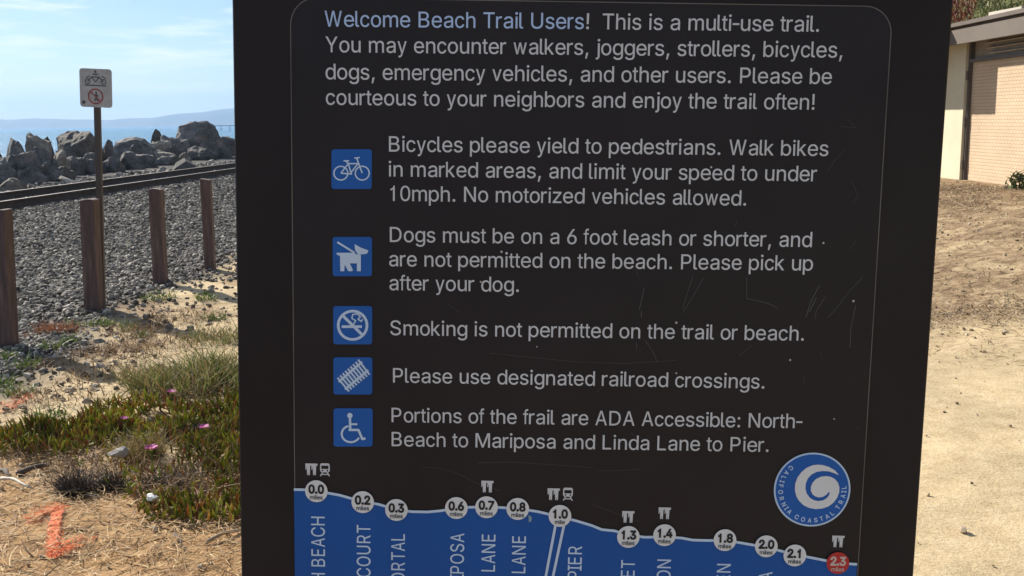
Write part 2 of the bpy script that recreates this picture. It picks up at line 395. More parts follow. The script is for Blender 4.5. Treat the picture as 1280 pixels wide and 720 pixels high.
'U':(1006,'503,-16 428,-11 359,4 297,30 243,65 197,107 161,157 134,213 118,274 113,340 113,1000 239,1000 239,350 242,304 253,261 271,222 295,187 326,158 362,134 404,116 451,105 503,101 556,105 603,116 644,134 681,158 711,187 735,222 752,261 763,304 766,350 766,1000 893,1000 893,340 888,274 872,213 845,157 808,107 763,65 709,30 647,4 578,-11'),
'V':(929,'400,0 65,1000 187,1000 380,405 421,270 479,60 455,60 513,271 554,405 742,1000 864,1000 533,0'),
'W':(1315,'332,0 92,1000 206,1000 346,385 367,286 387,184 405,78 391,78 409,184 430,286 451,385 594,1000 721,1000 863,385 885,286 905,184 924,78 909,78 927,184 947,286 969,385 1108,1000 1223,1000 982,0 852,0 700,635 672,769 645,934 669,934 643,776 614,635 463,0'),
'Y':(929,'406,0 406,409 65,1000 201,1000 385,677 440,574 490,453 442,453 492,576 546,677 729,1000 864,1000 523,409 523,0'),
'a':(774,'341,-17 295,-14 252,-5 212,10 176,30 145,56 120,88 101,124 90,166 86,212 89,252 97,287 111,316 130,341 153,362 179,380 208,394 239,405 273,414 377,432 486,446 511,450 532,455 548,462 559,471 566,484 568,501 568,505 566,534 560,560 551,583 537,603 519,620 498,633 473,643 444,648 411,650 377,648 347,643 320,634 296,621 275,607 258,591 243,574 232,556 223,538 107,572 127,615 151,650 181,680 214,704 250,724 288,738 328,748 367,754 408,756 496,746 528,737 559,725 588,708 616,688 639,661 660,630 676,591 685,546 688,494 688,0 570,0 570,102 562,102 522,48 502,31 477,16 450,2 418,-8 381,-15|361,89 404,92 441,101 474,115 503,135 526,157 544,183 557,211 565,241 568,271 568,373 537,358 481,346 420,337 371,330 291,312 267,302 247,289 230,274 217,255 210,233 207,206 209,182 216,161 227,142 242,126 260,113 281,103 306,95 332,91'),
'b':(774,'403,-16 360,-13 323,-6 291,7 264,24 241,42 223,61 184,115 172,115 172,0 55,0 55,1000 175,1000 175,628 184,628 222,680 240,699 262,716 289,733 321,745 358,753 402,756 462,750 517,735 567,709 611,673 648,628 679,575 701,514 715,446 719,371 715,296 701,228 679,166 649,113 612,68 568,32 518,5 463,-11|385,92 428,96 467,108 501,129 530,156 554,190 573,229 586,273 594,321 597,372 594,423 586,470 573,513 555,552 531,585 502,612 468,632 429,644 385,648 341,644 303,633 269,613 240,587 216,555 198,517 184,473 176,425 173,372 176,319 184,270 198,226 217,187 241,154 270,128 304,108 342,96'),
'c':(696,'364,-16 304,-11 249,5 199,32 155,69 119,114 89,167 66,228 53,295 49,368 53,443 66,511 89,572 119,626 155,671 199,707 249,734 304,750 364,756 397,754 429,749 460,741 489,730 517,716 542,700 566,680 587,658 606,633 622,605 635,576 645,544 538,515 515,568 478,611 427,639 364,648 321,644 283,631 251,610 224,581 201,547 184,508 172,464 164,418 162,368 164,320 172,274 184,231 201,192 224,158 251,130 283,108 321,96 364,91 428,101 480,130 518,174 541,230 648,201 637,169 624,138 608,110 589,85 568,62 544,42 519,24 491,10 461,-1 430,-10 398,-14'),
'd':(774,'372,-16 312,-11 257,5 207,32 163,68 126,113 96,166 73,228 60,296 55,371 60,446 73,514 96,575 126,628 164,673 208,709 258,735 313,750 373,756 416,753 454,745 486,733 512,716 535,699 553,680 590,628 599,628 599,1000 719,1000 719,0 603,0 603,115 591,115 552,61 534,42 511,24 484,7 453,-6 415,-13|390,92 433,96 471,108 505,128 534,154 558,187 577,226 590,270 598,319 601,372 598,425 590,473 577,517 559,555 535,587 506,613 472,633 433,644 390,648 346,644 307,632 272,612 243,585 220,552 201,513 188,470 180,423 177,372 180,321 188,273 202,229 220,190 244,156 273,129 308,108 347,96'),
'e':(774,'406,-16 337,-11 274,5 219,32 171,69 130,113 98,167 75,227 61,294 56,367 61,441 74,508 98,569 129,624 168,669 215,706 268,734 327,750 392,756 433,753 472,747 511,735 549,719 584,697 616,670 646,637 670,599 691,554 706,503 715,445 718,381 718,333 136,333 136,434 653,434 598,397 595,445 587,488 574,528 556,563 533,593 505,617 472,635 435,645 392,649 349,645 311,634 276,616 247,592 222,563 203,530 189,493 180,455 177,415 177,349 181,297 190,250 206,209 228,173 254,144 286,121 322,104 362,94 406,91 435,92 462,96 488,104 511,114 531,127 550,143 566,162 579,183 590,207 706,179 692,142 673,108 648,77 617,50 583,27 544,9 502,-5 455,-13'),
'f':(387,'350,746 350,643 15,643 15,746|127,0 127,848 130,889 137,924 150,955 167,981 186,1003 210,1020 235,1032 261,1039 288,1042 341,1036 372,1024 349,921 330,928 299,932 274,928 254,919 238,904 228,883 221,856 219,823 219,0'),
'g':(774,'394,-296 342,-294 294,-286 251,-274 212,-259 178,-239 149,-216 124,-191 104,-165 87,-136 187,-80 226,-130 244,-146 266,-161 291,-173 320,-183 355,-189 394,-191 451,-186 500,-172 542,-148 574,-113 593,-68 600,-11 600,134 590,134 551,82 533,63 510,46 483,31 452,19 414,12 371,9 313,14 259,28 209,52 165,85 127,127 96,177 73,236 59,302 55,376 59,449 73,516 96,577 126,629 164,673 208,709 259,735 313,750 373,756 416,753 454,746 486,733 513,717 535,699 554,680 592,627 603,627 603,746 720,746 720,-17 715,-78 700,-131 676,-177 644,-214 605,-244 559,-267 508,-283 453,-293|390,116 433,120 472,130 506,148 534,172 558,202 577,238 591,280 599,327 602,379 599,430 591,476 577,519 559,556 535,588 506,614 473,633 434,644 390,648 346,644 307,632 273,612 244,586 220,554 201,516 188,474 179,428 177,379 180,328 188,282 201,241 220,204 244,174 273,149 308,131 347,120'),
'h':(774,'208,446 208,0 88,0 88,1000 208,1000 208,565 186,565 212,627 244,676 283,712 328,736 377,751 431,756 480,752 524,742 565,724 600,700 630,669 654,631 672,585 683,532 687,472 687,0 566,0 566,462 561,516 546,562 521,598 487,625 446,642 397,647 363,644 330,637 301,624 274,606 251,583 233,556 219,523 211,487'),
'i':(309,'93,0 93,746 213,746 213,0|154,870 133,873 113,881 96,894 82,910 74,929 71,950 74,971 82,990 96,1006 113,1019 133,1027 154,1030 176,1027 196,1019 214,1006 227,990 235,971 238,950 235,929 227,910 214,894 196,881 176,873'),
'j':(309,'144,746 264,746 264,-59 262,-103 254,-142 240,-178 221,-208 197,-234 168,-254 133,-269 93,-278 48,-281 21,-281 21,-170 45,-170 76,-167 101,-157 120,-141 133,-119 141,-91 144,-57|204,870 183,873 163,881 146,894 132,910 124,929 121,950 124,971 132,990 146,1006 163,1019 183,1027 204,1030 226,1027 246,1019 264,1006 277,990 285,971 288,950 285,929 277,910 264,894 246,881 226,873'),
'k':(696,'156,268 156,416 176,416 483,746 625,746 295,392 282,392|49,0 49,1000 163,1000 163,0|501,0 227,365 309,450 648,0'),
'l':(309,'199,-5 146,0 104,15 71,40 47,73 33,115 29,166 29,1000 149,1000 149,194 150,163 155,140 162,122 173,111 190,104 213,102 241,103 259,107 280,5 243,-2'),
'm':(1160,'84,0 84,746 201,746 202,581 192,581 205,618 221,651 241,680 265,704 291,724 319,739 349,750 380,757 412,759 464,754 508,737 546,709 576,672 598,629 612,579 595,579 607,614 623,646 644,674 669,699 698,720 729,737 764,749 801,757 839,759 882,756 921,747 958,731 992,709 1020,680 1044,646 1062,604 1072,556 1076,501 1076,0 956,0 956,499 951,548 935,586 910,615 878,634 843,646 804,650 772,647 743,640 717,629 694,613 675,593 660,570 649,545 642,516 640,486 640,0 520,0 520,511 515,550 502,583 478,611 448,633 413,645 373,650 345,647 317,641 291,629 267,613 246,593 228,568 215,539 207,506 205,468 205,0'),
'n':(774,'208,446 208,0 88,0 88,746 204,746 205,565 186,565 212,627 244,676 283,712 328,736 377,751 431,756 480,752 524,742 564,724 600,700 630,669 654,631 672,585 683,532 687,472 687,0 566,0 566,462 561,516 546,562 521,598 487,625 446,642 397,647 363,644 330,637 301,624 274,606 251,583 233,556 219,523 211,487'),
'o':(774,'387,-16 323,-11 265,5 213,32 167,69 128,114 96,167 73,228 59,295 54,368 59,443 73,511 96,572 128,626 167,671 213,707 265,734 323,750 387,756 451,750 509,734 562,707 608,671 647,626 679,572 702,511 716,443 720,368 716,295 702,228 679,167 647,114 608,69 562,32 509,5 451,-11|387,91 433,96 473,108 507,130 536,158 560,192 578,231 591,274 599,320 602,368 599,417 591,464 578,507 560,547 536,581 507,610 473,631 433,644 387,648 341,644 301,631 267,610 238,581 215,547 197,508 184,464 176,418 174,368 176,320 184,274 197,231 215,192 238,158 267,130 301,108 341,96'),
'p':(774,'55,-281 55,746 172,746 172,628 184,628 222,680 240,699 262,716 289,733 321,745 358,753 402,756 462,750 517,735 567,709 611,673 648,628 679,575 701,514 715,446 719,371 715,296 701,228 679,166 649,113 612,68 568,32 518,5 463,-11 403,-16 360,-13 323,-6 291,7 264,24 242,42 223,61 184,115 175,115 175,-281|385,92 428,96 467,108 501,129 530,156 554,190 573,229 586,273 594,321 597,372 594,423 586,470 573,513 555,552 531,585 502,612 468,632 429,644 385,648 341,644 303,633 269,613 240,587 216,555 198,517 184,473 176,425 173,372 176,319 184,270 198,226 217,187 241,154 270,128 304,108 342,96'),
'r':(464,'44,0 44,746 160,746 160,631 168,631 185,666 209,696 241,722 277,741 317,753 360,756 392,756 419,754 419,634 393,638 348,640 314,638 283,631 254,618 228,602 206,582 188,557 175,530 167,499 164,466 164,0'),
's':(696,'346,-16 296,-14 250,-6 208,7 171,24 138,47 109,74 86,107 69,144 58,185 172,209 186,172 205,142 232,118 264,102 302,93 344,89 393,93 434,104 468,122 494,146 509,173 515,202 512,227 502,248 487,267 466,282 438,295 405,305 281,334 219,353 169,378 130,409 102,446 85,489 80,538 84,579 96,617 116,652 143,682 175,707 214,728 257,743 305,753 356,756 404,753 448,745 487,732 521,715 550,693 575,667 596,637 612,605 625,570 515,545 503,572 486,597 465,620 436,639 400,650 356,654 314,650 277,640 245,623 221,600 206,574 201,545 205,519 215,497 231,478 255,463 287,449 325,438 439,411 501,392 551,368 590,337 617,300 633,258 639,209 635,167 622,128 602,93 574,61 540,34 499,13 452,-3 401,-13'),
't':(387,'356,746 356,643 15,643 15,746|116,926 222,926 222,192 223,162 229,138 239,120 253,108 273,100 298,98 324,100 352,105 372,3 335,-5 295,-8 242,-2 198,14 163,42 137,80 121,127 116,183'),
'u':(774,'343,-10 295,-7 251,4 210,21 175,45 145,77 120,115 102,161 91,214 88,273 88,746 208,746 208,283 213,229 228,184 254,147 288,120 329,104 378,99 412,101 444,109 474,122 501,140 523,163 542,190 555,223 564,259 566,300 566,746 687,746 687,0 570,0 570,181 589,181 562,118 529,69 490,33 445,9 396,-5'),
'v':(696,'294,0 49,746 162,746 299,305 335,171 367,41 331,41 362,171 398,305 535,746 648,746 402,0'),
'w':(1006,'261,0 70,746 177,746 254,420 288,268 323,81 306,81 340,265 375,420 450,746 557,746 632,420 665,267 699,81 681,81 717,266 751,420 828,746 935,746 745,0 643,0 561,338 538,442 514,551 491,664 514,664 491,551 468,442 444,338 362,0'),
'y':(696,'100,-272 123,-168 140,-172 159,-176 178,-177 195,-175 211,-169 226,-159 240,-145 252,-126 264,-101 274,-70 294,-3 49,746 162,746 299,305 335,170 367,41 330,41 362,171 398,305 536,746 648,746 365,-114 351,-151 335,-183 318,-210 299,-234 278,-252 255,-267 230,-277 203,-283 174,-285 128,-281'),
'z':(696,'56,0 56,90 474,628 474,635 68,635 68,746 628,746 628,650 222,118 222,111 640,111 640,0')}
# ------------------------------------------------------------------ sea and far coast
sx = axis(-60, 0, 6, -6200, 60, 1.12); sy = axis(-20, 120, 6, -500, 6100, 1.12)
SX, SY = np.meshgrid(sx, sy)
sv = np.stack([SX.ravel(), SY.ravel(), np.full(SX.size, -4.0)], 1)
idx = np.arange(SX.size).reshape(len(sy), len(sx))
s_me = np_mesh('sea', sv, np.stack([idx[:-1, :-1].ravel(), idx[:-1, 1:].ravel(), idx[1:, 1:].ravel(), idx[1:, :-1].ravel()], 1))
m, nt, b = mat_new('sea_water')
v = coords(nt, 'Object', (1, 1, 1))
wv = noise_tex(nt, v, 0.25, 6, 0.6)
nt.links.new(ramp(nt, noise_tex(nt, v, 0.006, 3), [(0.35, (0.010, 0.105, 0.215)), (0.65, (0.025, 0.170, 0.275))]), b.inputs['Base Color'])
b.inputs['Roughness'].default_value = 0.22
b.inputs['IOR'].default_value = 1.33
bump(nt, b, wv, 1.0, 1.2)
tag(link('sea', s_me, m), kind='structure')

def ridge(x):
    t = (x + 2500) / 2500.0
    base = 40 + 5 * np.sin(x * 0.004) + 3 * np.sin(x * 0.011 + 1) + 2 * np.sin(x * 0.027)
    return base + 34 * sstep(-1750, -1280, x) + 60 * sstep(-1200, -200, x)
hx = np.arange(-5600, 1600, 30.0); hy = np.linspace(4500, 5700, 22)
HX, HY = np.meshgrid(hx, hy)
prof = sstep(4500, 4900, HY) * (1 - 0.35 * sstep(5000, 5700, HY))
HZ = -7 + (ridge(HX) + 7) * prof
for i in np.ndindex(HZ.shape):
    HZ[i] += 7 * prof[i] * (noise.fractal(Vector((HX[i] / 260, HY[i] / 200, 2)), 1.0, 2.0, 4)) * 0.5
idx = np.arange(HX.size).reshape(HX.shape)
h_me = np_mesh('hills', np.stack([HX.ravel(), HY.ravel(), HZ.ravel()], 1),
               np.stack([idx[:-1, :-1].ravel(), idx[:-1, 1:].ravel(), idx[1:, 1:].ravel(), idx[1:, :-1].ravel()], 1), True)
tag(link('hills', h_me, simple('coastal_scrub', (0.10, 0.085, 0.06), 0.9, 0.35, 0.008)), kind='structure')

# the pier far off along the shore
pier = empty('pier', (-262, 900, -4.0))
tag(pier, 'faint long pier on thin piles far out over the sea', 'pier')
m_pier = simple('pier_timber', (0.09, 0.075, 0.06), 0.8)
bm = bmesh.new(); box(bm, -8, 150, -3, 3, 4.2, 4.75); link('deck', bm_mesh('deck', bm), m_pier, pier)
pile = None
bm = bmesh.new(); tube(bm, [(0, 0, -3), (0, 0, 4.2)], 0.2, 6)
pile_me = bm_mesh('pile', bm); pile_me.materials.append(m_pier)
for k in range(20):
    for yy in (-2.4, 2.4):
        q = bpy.data.objects.new('pile', pile_me); COL.objects.link(q); q.parent = pier
        q.location = (k * 8 - 6, yy, 0)

# ------------------------------------------------------------------ boulders of the sea wall
def rock_mesh(name, seed, sub=4, chips=16, rough=0.075):
    r = random.Random(seed)
    bm = bmesh.new()
    bmesh.ops.create_icosphere(bm, subdivisions=sub, radius=1.0)
    planes = []
    for _ in range(chips):
        n = Vector((r.gauss(0, 1), r.gauss(0, 1), r.gauss(0, 1))).normalized()
        planes.append((n, r.uniform(0.42, 0.80)))
    off = Vector((r.uniform(0, 50), r.uniform(0, 50), 0))
    for vtx in bm.verts:
        p = vtx.co.copy()
        for n, d in planes:
            t = p.dot(n)
            if t > d: p -= n * (t - d) * 0.985
        p += vtx.co * (noise.fractal(p * 2.1 + off, 1.0, 2.1, 5) * rough * 1.6 + noise.noise(p * 9 + off) * rough * 0.35)
        vtx.co = p
    me = bm_mesh(name, bm)
    return me

def rock_mat(name, dark, mid, pale, pale_pos):
    m, nt, b = mat_new(name)
    v = coords(nt, 'Object')
    oi = nt.nodes.new('ShaderNodeObjectInfo')
    c = ramp(nt, noise_tex(nt, v, 2.2, 7, 0.65), [(0.3, dark), (0.52, mid), (pale_pos, pale)])
    c = mixc(nt, 1.0, c, ramp(nt, noise_tex(nt, v, 14, 5, 0.7), [(0.3, 0.55), (0.6, 1.05), (0.8, 1.3)]), 'MULTIPLY')
    c = mixc(nt, 1.0, c, ramp(nt, oi.outputs['Random'], [(0, 0.75), (1, 1.2)]), 'MULTIPLY')
    nt.links.new(c, b.inputs['Base Color'])
    b.inputs['Roughness'].default_value = 0.85
    bump(nt, b, noise_tex(nt, v, 9, 8, 0.7), 0.8, 0.08)
    return m
M_ROCK = rock_mat('rock_grey', (0.065, 0.062, 0.061), (0.165, 0.156, 0.146), (0.44, 0.33, 0.295), 0.76)
M_TAN = rock_mat('rock_tan', (0.11, 0.095, 0.08), (0.30, 0.26, 0.21), (0.55, 0.48, 0.39), 0.70)
M_BROWN = rock_mat('rock_brown', (0.065, 0.055, 0.048), (0.14, 0.118, 0.10), (0.22, 0.185, 0.15), 0.75)

# photo extents: left, top, right, foot, lateral distance, material, label, spin
ROCKS = [
 (0, 189, 47, 234, 13.6, M_ROCK, 'large dark boulder at the far left in front of the smaller ones, beside the track', 0.4),
 (-14, 179, 6, 214, 14.6, M_ROCK, 'dark boulder cut by the left edge of the photo', 1.1),
 (7, 171, 27, 205, 16.4, M_ROCK, 'small dark round-topped boulder showing above the large far left one', 2.0),
 (22, 176, 40, 212, 15.2, M_ROCK, 'dark pointed boulder between the large far left one and the tan-topped one', 2.7),
 (36, 165, 63, 205, 16.2, M_TAN, 'pale tan-topped boulder on the skyline left of the sign pole', 0.2),
 (37, 183, 70, 226, 14.2, M_ROCK, 'dark angular boulder directly below the pale tan-topped one', 1.7),
 (57, 170, 72, 205, 16.6, M_BROWN, 'narrow dark boulder wedged right of the tan-topped one', 0.9),
 (66, 187, 88, 224, 13.7, M_TAN, 'lumpy upright tan rock left of the big rounded brown boulder', 2.3),
 (72, 163, 124, 214, 14.9, M_BROWN, 'big rounded brown boulder behind the sign pole', 0.6),
 (84, 195, 108, 224, 13.6, M_ROCK, 'low dark triangular rock under the big rounded brown boulder', 3.0),
 (104, 198, 121, 222, 13.5, M_ROCK, 'small dark rock at the foot of the sign pole side of the heap', 1.2),
 (125, 174, 146, 220, 14.1, M_ROCK, 'upright dark block immediately right of the sign pole', 0.1),
 (143, 171, 197, 212, 14.8, M_ROCK, 'broad grey boulder with a sunlit left flank, right of the upright dark block', 1.9),
 (147, 189, 175, 219, 13.4, M_ROCK, 'dark squat rock low in front of the broad grey boulder', 2.6),
 (165, 192, 201, 217, 13.2, M_ROCK, 'sloping grey slab low in front of the broad grey boulder', 0.8),
 (191, 161, 208, 200, 15.6, M_BROWN, 'dark peaked rock on the skyline between the two tallest heaps', 2.2),
 (193, 175, 214, 205, 14.6, M_TAN, 'pale buff rock just below the dark peaked one', 1.4),
 (204, 168, 233, 208, 14.8, M_ROCK, 'dark leaning boulder left of the tallest boulder', 0.5),
 (187, 187, 228, 213, 13.6, M_TAN, 'grey slanted slab low between the pale buff rock and the tallest boulder', 1.0),
 (223, 190, 236, 209, 13.2, M_TAN, 'small pale round stone at the foot of the tallest boulder', 2.9),
 (224, 151, 273, 207, 14.0, M_ROCK, 'tallest grey boulder with a rounded top, rising above the sea line', 0.3),
 (256, 172, 281, 206, 13.6, M_ROCK, 'dark boulder leaning on the right flank of the tallest one', 2.4),
 (270, 174, 300, 205, 14.6, M_BROWN, 'low dark boulder beside the left edge of the trail board', 1.5),
 (-20, 196, 22, 236, 13.2, M_ROCK, 'dark blocky boulder low at the very left edge in front of the others', 2.2),
 (48, 203, 74, 230, 13.1, M_ROCK, 'dark low block under the dark angular boulder', 0.3),
 (24, 208, 54, 234, 13.0, M_ROCK, 'dark squat block right of the large far left boulder', 1.3),
 (70, 207, 92, 228, 13.0, M_BROWN, 'low brown rock at the foot of the lumpy upright tan rock', 2.1),
 (108, 190, 134, 222, 13.6, M_ROCK, 'dark rock half hidden behind the sign pole', 0.7),
 (128, 196, 152, 221, 13.1, M_ROCK, 'dark low rock under the upright dark block', 2.9),
 (166, 178, 196, 214, 14.0, M_ROCK, 'dark rock on the right shoulder of the broad grey boulder', 0.9),
 (196, 194, 226, 213, 13.0, M_ROCK, 'dark flat rock low in front of the grey slanted slab', 1.8),
 (206, 180, 232, 209, 14.1, M_BROWN, 'brown rock filling the gap left of the tallest boulder', 2.5),
 (236, 182, 266, 208, 13.2, M_ROCK, 'dark rock against the foot of the tallest boulder', 1.1),
 (262, 184, 290, 206, 13.1, M_ROCK, 'dark low rock nearest the board along the rails', 0.2),
 (284, 172, 304, 204, 15.0, M_ROCK, 'dark rock cut by the left edge of the trail board', 1.9),
 (-6, 222, 25, 240, 12.35, M_TAN, 'flat pale slab lying low at the far left behind the rails', 0.0),
]
for i, (l, t, r_, ft, L, mt, lab, spin) in enumerate(ROCKS):
    cx = (l + r_) / 2
    d = ray(cx, ft)
    y = L / -d.x * d.y if d.x else 30
    p = at_depth(cx, ft, y)
    top = at_depth(cx, t, y).z
    g = float(height(p.x, p.y))
    z0 = min(g, p.z) - 0.25
    w = 1.22 * (r_ - l) / FPX * y
    rr = random.Random(100 + i)
    o = link('boulder', rock_mesh('boulder', 31 + i * 7, 4), mt)
    tag(o, lab, 'boulder', 'boulders of the sea wall')
    hz = (top - z0) / 2
    ext = [max(abs(vv.co[k]) for vv in o.data.vertices) for k in range(3)]
    # real half sizes; the mesh is spun before it is sized
    R3 = Matrix.Rotation(spin, 4, 'Z') @ Matrix.Rotation(rr.uniform(-0.4, 0.4), 4, 'Y')
    o.data.transform(R3)
    lo = [min(vv.co[k] for vv in o.data.vertices) for k in range(3)]
    hi = [max(vv.co[k] for vv in o.data.vertices) for k in range(3)]
    S = Vector((w / (hi[0] - lo[0]), max(w * 0.85, 0.7) / (hi[1] - lo[1]), (top - z0) / (hi[2] - lo[2])))
    o.data.transform(Matrix.Translation(Vector((0, 0, -lo[2]))))
    o.data.transform(Matrix.Diagonal(Vector((S.x, S.y, S.z, 1))))
    o.location = (p.x, p.y, z0)

# the wall runs on along the shore as one unbroken mass of stone
VV, FF, base = [], [], 0
protos = [rock_mesh('riprap', 400 + k, 3) for k in range(6)]
PV = [(np.array([tuple(q.co) for q in me.vertices]), np.array([tuple(p_.vertices) for p_ in me.polygons])) for me in protos]
for k in range(190):
    yy = RNG.uniform(47, 150) if k < 150 else RNG.uniform(6, 21)
    xx = float(track_x(yy)) - RNG.uniform(3.3, 6.8)
    if k >= 150: xx = min(xx, -0.53 * yy - 1.6)
    if xx > -0.275 * yy and yy < 60 and xx < -0.262 * yy: continue
    pv, pf = PV[k % 6]
    s_ = RNG.uniform(.45, 1.0); a = RNG.uniform(0, 6.28)
    q = pv * np.array([1.15, 0.95, 0.85]) * s_
    q = np.stack([q[:, 0] * math.cos(a) - q[:, 1] * math.sin(a) + xx, q[:, 0] * math.sin(a) + q[:, 1] * math.cos(a) + yy, q[:, 2] + float(height(xx, yy)) + s_ * .45], 1)
    VV.append(q); FF.append(pf + base); base += len(q)
for me in protos: bpy.data.meshes.remove(me)
tag(link('boulder_bank', np_mesh('boulder_bank', np.concatenate(VV), np.concatenate(FF)), M_ROCK), 'unbroken bank of grey boulders running on along the shore', 'boulder bank', kind='stuff')

# ------------------------------------------------------------------ loose stone: one sheet of countless stones
_t = (1 + 5 ** 0.5) / 2
ICO_V = np.array([(-1, _t, 0), (1, _t, 0), (-1, -_t, 0), (1, -_t, 0), (0, -1, _t), (0, 1, _t), (0, -1, -_t), (0, 1, -_t),
                  (_t, 0, -1), (_t, 0, 1), (-_t, 0, -1), (-_t, 0, 1)], float) / math.sqrt(1 + _t * _t)
ICO_F = np.array([(0, 11, 5), (0, 5, 1), (0, 1, 7), (0, 7, 10), (0, 10, 11), (1, 5, 9), (5, 11, 4), (11, 10, 2), (10, 7, 6), (7, 1, 8),
                  (3, 9, 4), (3, 4, 2), (3, 2, 6), (3, 6, 8), (3, 8, 9), (4, 9, 5), (2, 4, 11), (6, 2, 10), (8, 6, 7), (9, 8, 1)])
def stones(name, xy, size, mat_, sink=0.25, flat_=0.75):
    n = len(xy)
    V = ICO_V[None] * (1 + RNG.uniform(-0.38, 0.30, (n, 12, 1)))
    V = V * np.stack([RNG.uniform(0.8, 1.35, n), RNG.uniform(0.7, 1.1, n), RNG.uniform(0.5, 1.0, n) * flat_ / 0.75], 1)[:, None]
    a = RNG.uniform(0, 6.28, n); tb = RNG.uniform(-0.6, 0.6, n)
    ca, sa, cb, sb = np.cos(a), np.sin(a), np.cos(tb), np.sin(tb)
    X = V[..., 0] * cb[:, None] + V[..., 2] * sb[:, None]; Z = -V[..., 0] * sb[:, None] + V[..., 2] * cb[:, None]
    X, Y = X * ca[:, None] - V[..., 1] * sa[:, None], X * sa[:, None] + V[..., 1] * ca[:, None]
    z = height(xy[:, 0], xy[:, 1])
    s = size[:, None]
    P = np.stack([X * s + xy[:, :1], Y * s + xy[:, 1:], Z * s + (z + size * (0.5 - sink))[:, None]], 2).reshape(-1, 3)
    Fc = (ICO_F[None] + (np.arange(n) * 12)[:, None, None]).reshape(-1, 3)
    return link(name, np_mesh(name, P, Fc), mat_)
M_BALLAST = island('ballast_stone', [(0.0, (0.060, 0.055, 0.047)), (0.4, (0.135, 0.114, 0.096)), (0.75, (0.26, 0.233, 0.195)), (1.0, (0.50, 0.455, 0.385))], 0.85)
pts = []
for y0, y1, dens in ((4.2, 6.2, 600), (6.2, 9, 950), (9, 13, 800), (13, 18, 480), (18, 26, 240), (26, 40, 90)):
    n = int((y1 - y0) * 13 * dens)
    y = RNG.uniform(y0, y1, n); x = RNG.uniform(-13, -2.4, n)
    keep = (x > -0.62 * y - 3.2) & (x > track_x(y) - 3.3)
    e = gravel_edge(y) - x
    keep &= RNG.uniform(0, 1, n) < np.clip(1.6 * (e + 0.12), np.where(e > -0.5, 0.10, 0.030) * (e > -1.6), 1.0)
    pts.append(np.stack([x[keep], y[keep]], 1))
pts = np.concatenate(pts)
sz = np.exp(RNG.normal(math.log(0.0155), 0.45, len(pts))) 
sz = np.minimum(sz, 0.036) * (1 + 0.02 * np.clip(pts[:, 1] - 9, 0, 30))
tag(stones('gravel', pts, sz, M_BALLAST), 'grey crushed stone ballast sloping from the fence posts to the rails', 'gravel', kind='stuff')
# rubble at the foot of the boulders
n = 1500
y = RNG.uniform(18, 50, n); x = track_x(y) - RNG.uniform(1.9, 3.5, n)
tag(stones('rubble', np.stack([x, y], 1), np.exp(RNG.normal(math.log(0.05), 0.5, n)),
           island('rubble_stone', [(0, (0.09, 0.083, 0.076)), (0.5, (0.22, 0.20, 0.175)), (1, (0.42, 0.38, 0.33))], 0.9)),
    'pale broken rubble strewn between the rails and the boulders', 'rubble', kind='stuff')

# ------------------------------------------------------------------ railway track
M_RAIL = simple('rusty_rail', (0.060, 0.042, 0.034), 0.65, 0.3, 6)
M_RAILTOP = simple('polished_rail_top', (0.30, 0.27, 0.25), 0.62, 0.15, 3, metal=0.8)
M_TIE = simple('weathered_tie', (0.065, 0.052, 0.042), 0.85, 0.3, 5, bstr=0.3)
track = empty('railway_track', (float(track_x(30)), 30, 0.05))
tag(track, 'railway track with two dark rails running in front of the boulders', 'railway track')
RP = [(-.065, 0), (.065, 0), (.065, .012), (.012, .03), (.012, .125), (.034, .135), (.036, .17), (-.036, .17), (-.036, .135), (-.012, .125), (-.012, .03), (-.065, .012)]
TA = math.atan2(0.07, 1)
ys = list(np.linspace(-6, 88, 48))
for off in (0.0, -1.5):
    V = []; Fc = []
    for yy in ys:
        for (a, z) in RP:
            V.append((float(track_x(yy)) + off + a - track.location.x, yy - 30, z + 0.012))
    k = len(RP)
    for i in range(len(ys) - 1):
        for j in range(k):
            Fc.append((i * k + j, i * k + (j + 1) % k, (i + 1) * k + (j + 1) % k, (i + 1) * k + j))
    o = link('rail', np_mesh('rail', V, Fc), M_RAIL, track)
    # the worn running surface
    V = []; Fc = []
    for yy in ys:
        for a, z in ((-.030, .1845), (.030, .1845), (.030, .1825), (-.030, .1825)):
            V.append((float(track_x(yy)) + off + a - track.location.x, yy - 30, z))
    for i in range(len(ys) - 1):
        for j in range(4):
            Fc.append((i * 4 + j, i * 4 + (j + 1) % 4, (i + 1) * 4 + (j + 1) % 4, (i + 1) * 4 + j))
    link('running_surface', np_mesh('running_surface', V, Fc), M_RAILTOP, o)
bm = bmesh.new(); box(bm, -1.3, 1.3, -.11, .11, -.13, .006, 0.012)
tie = None
tie_me = bm_mesh('tie', bm); tie_me.materials.append(M_TIE)
for k in range(75):
    yy = 13 + k * 0.62
    q = bpy.data.objects.new('tie', tie_me); COL.objects.link(q); q.parent = track
    q.location = (float(track_x(yy)) - 0.75 - track.location.x, yy - 30, 0.0)
    q.rotation_euler = (0, 0, -TA)

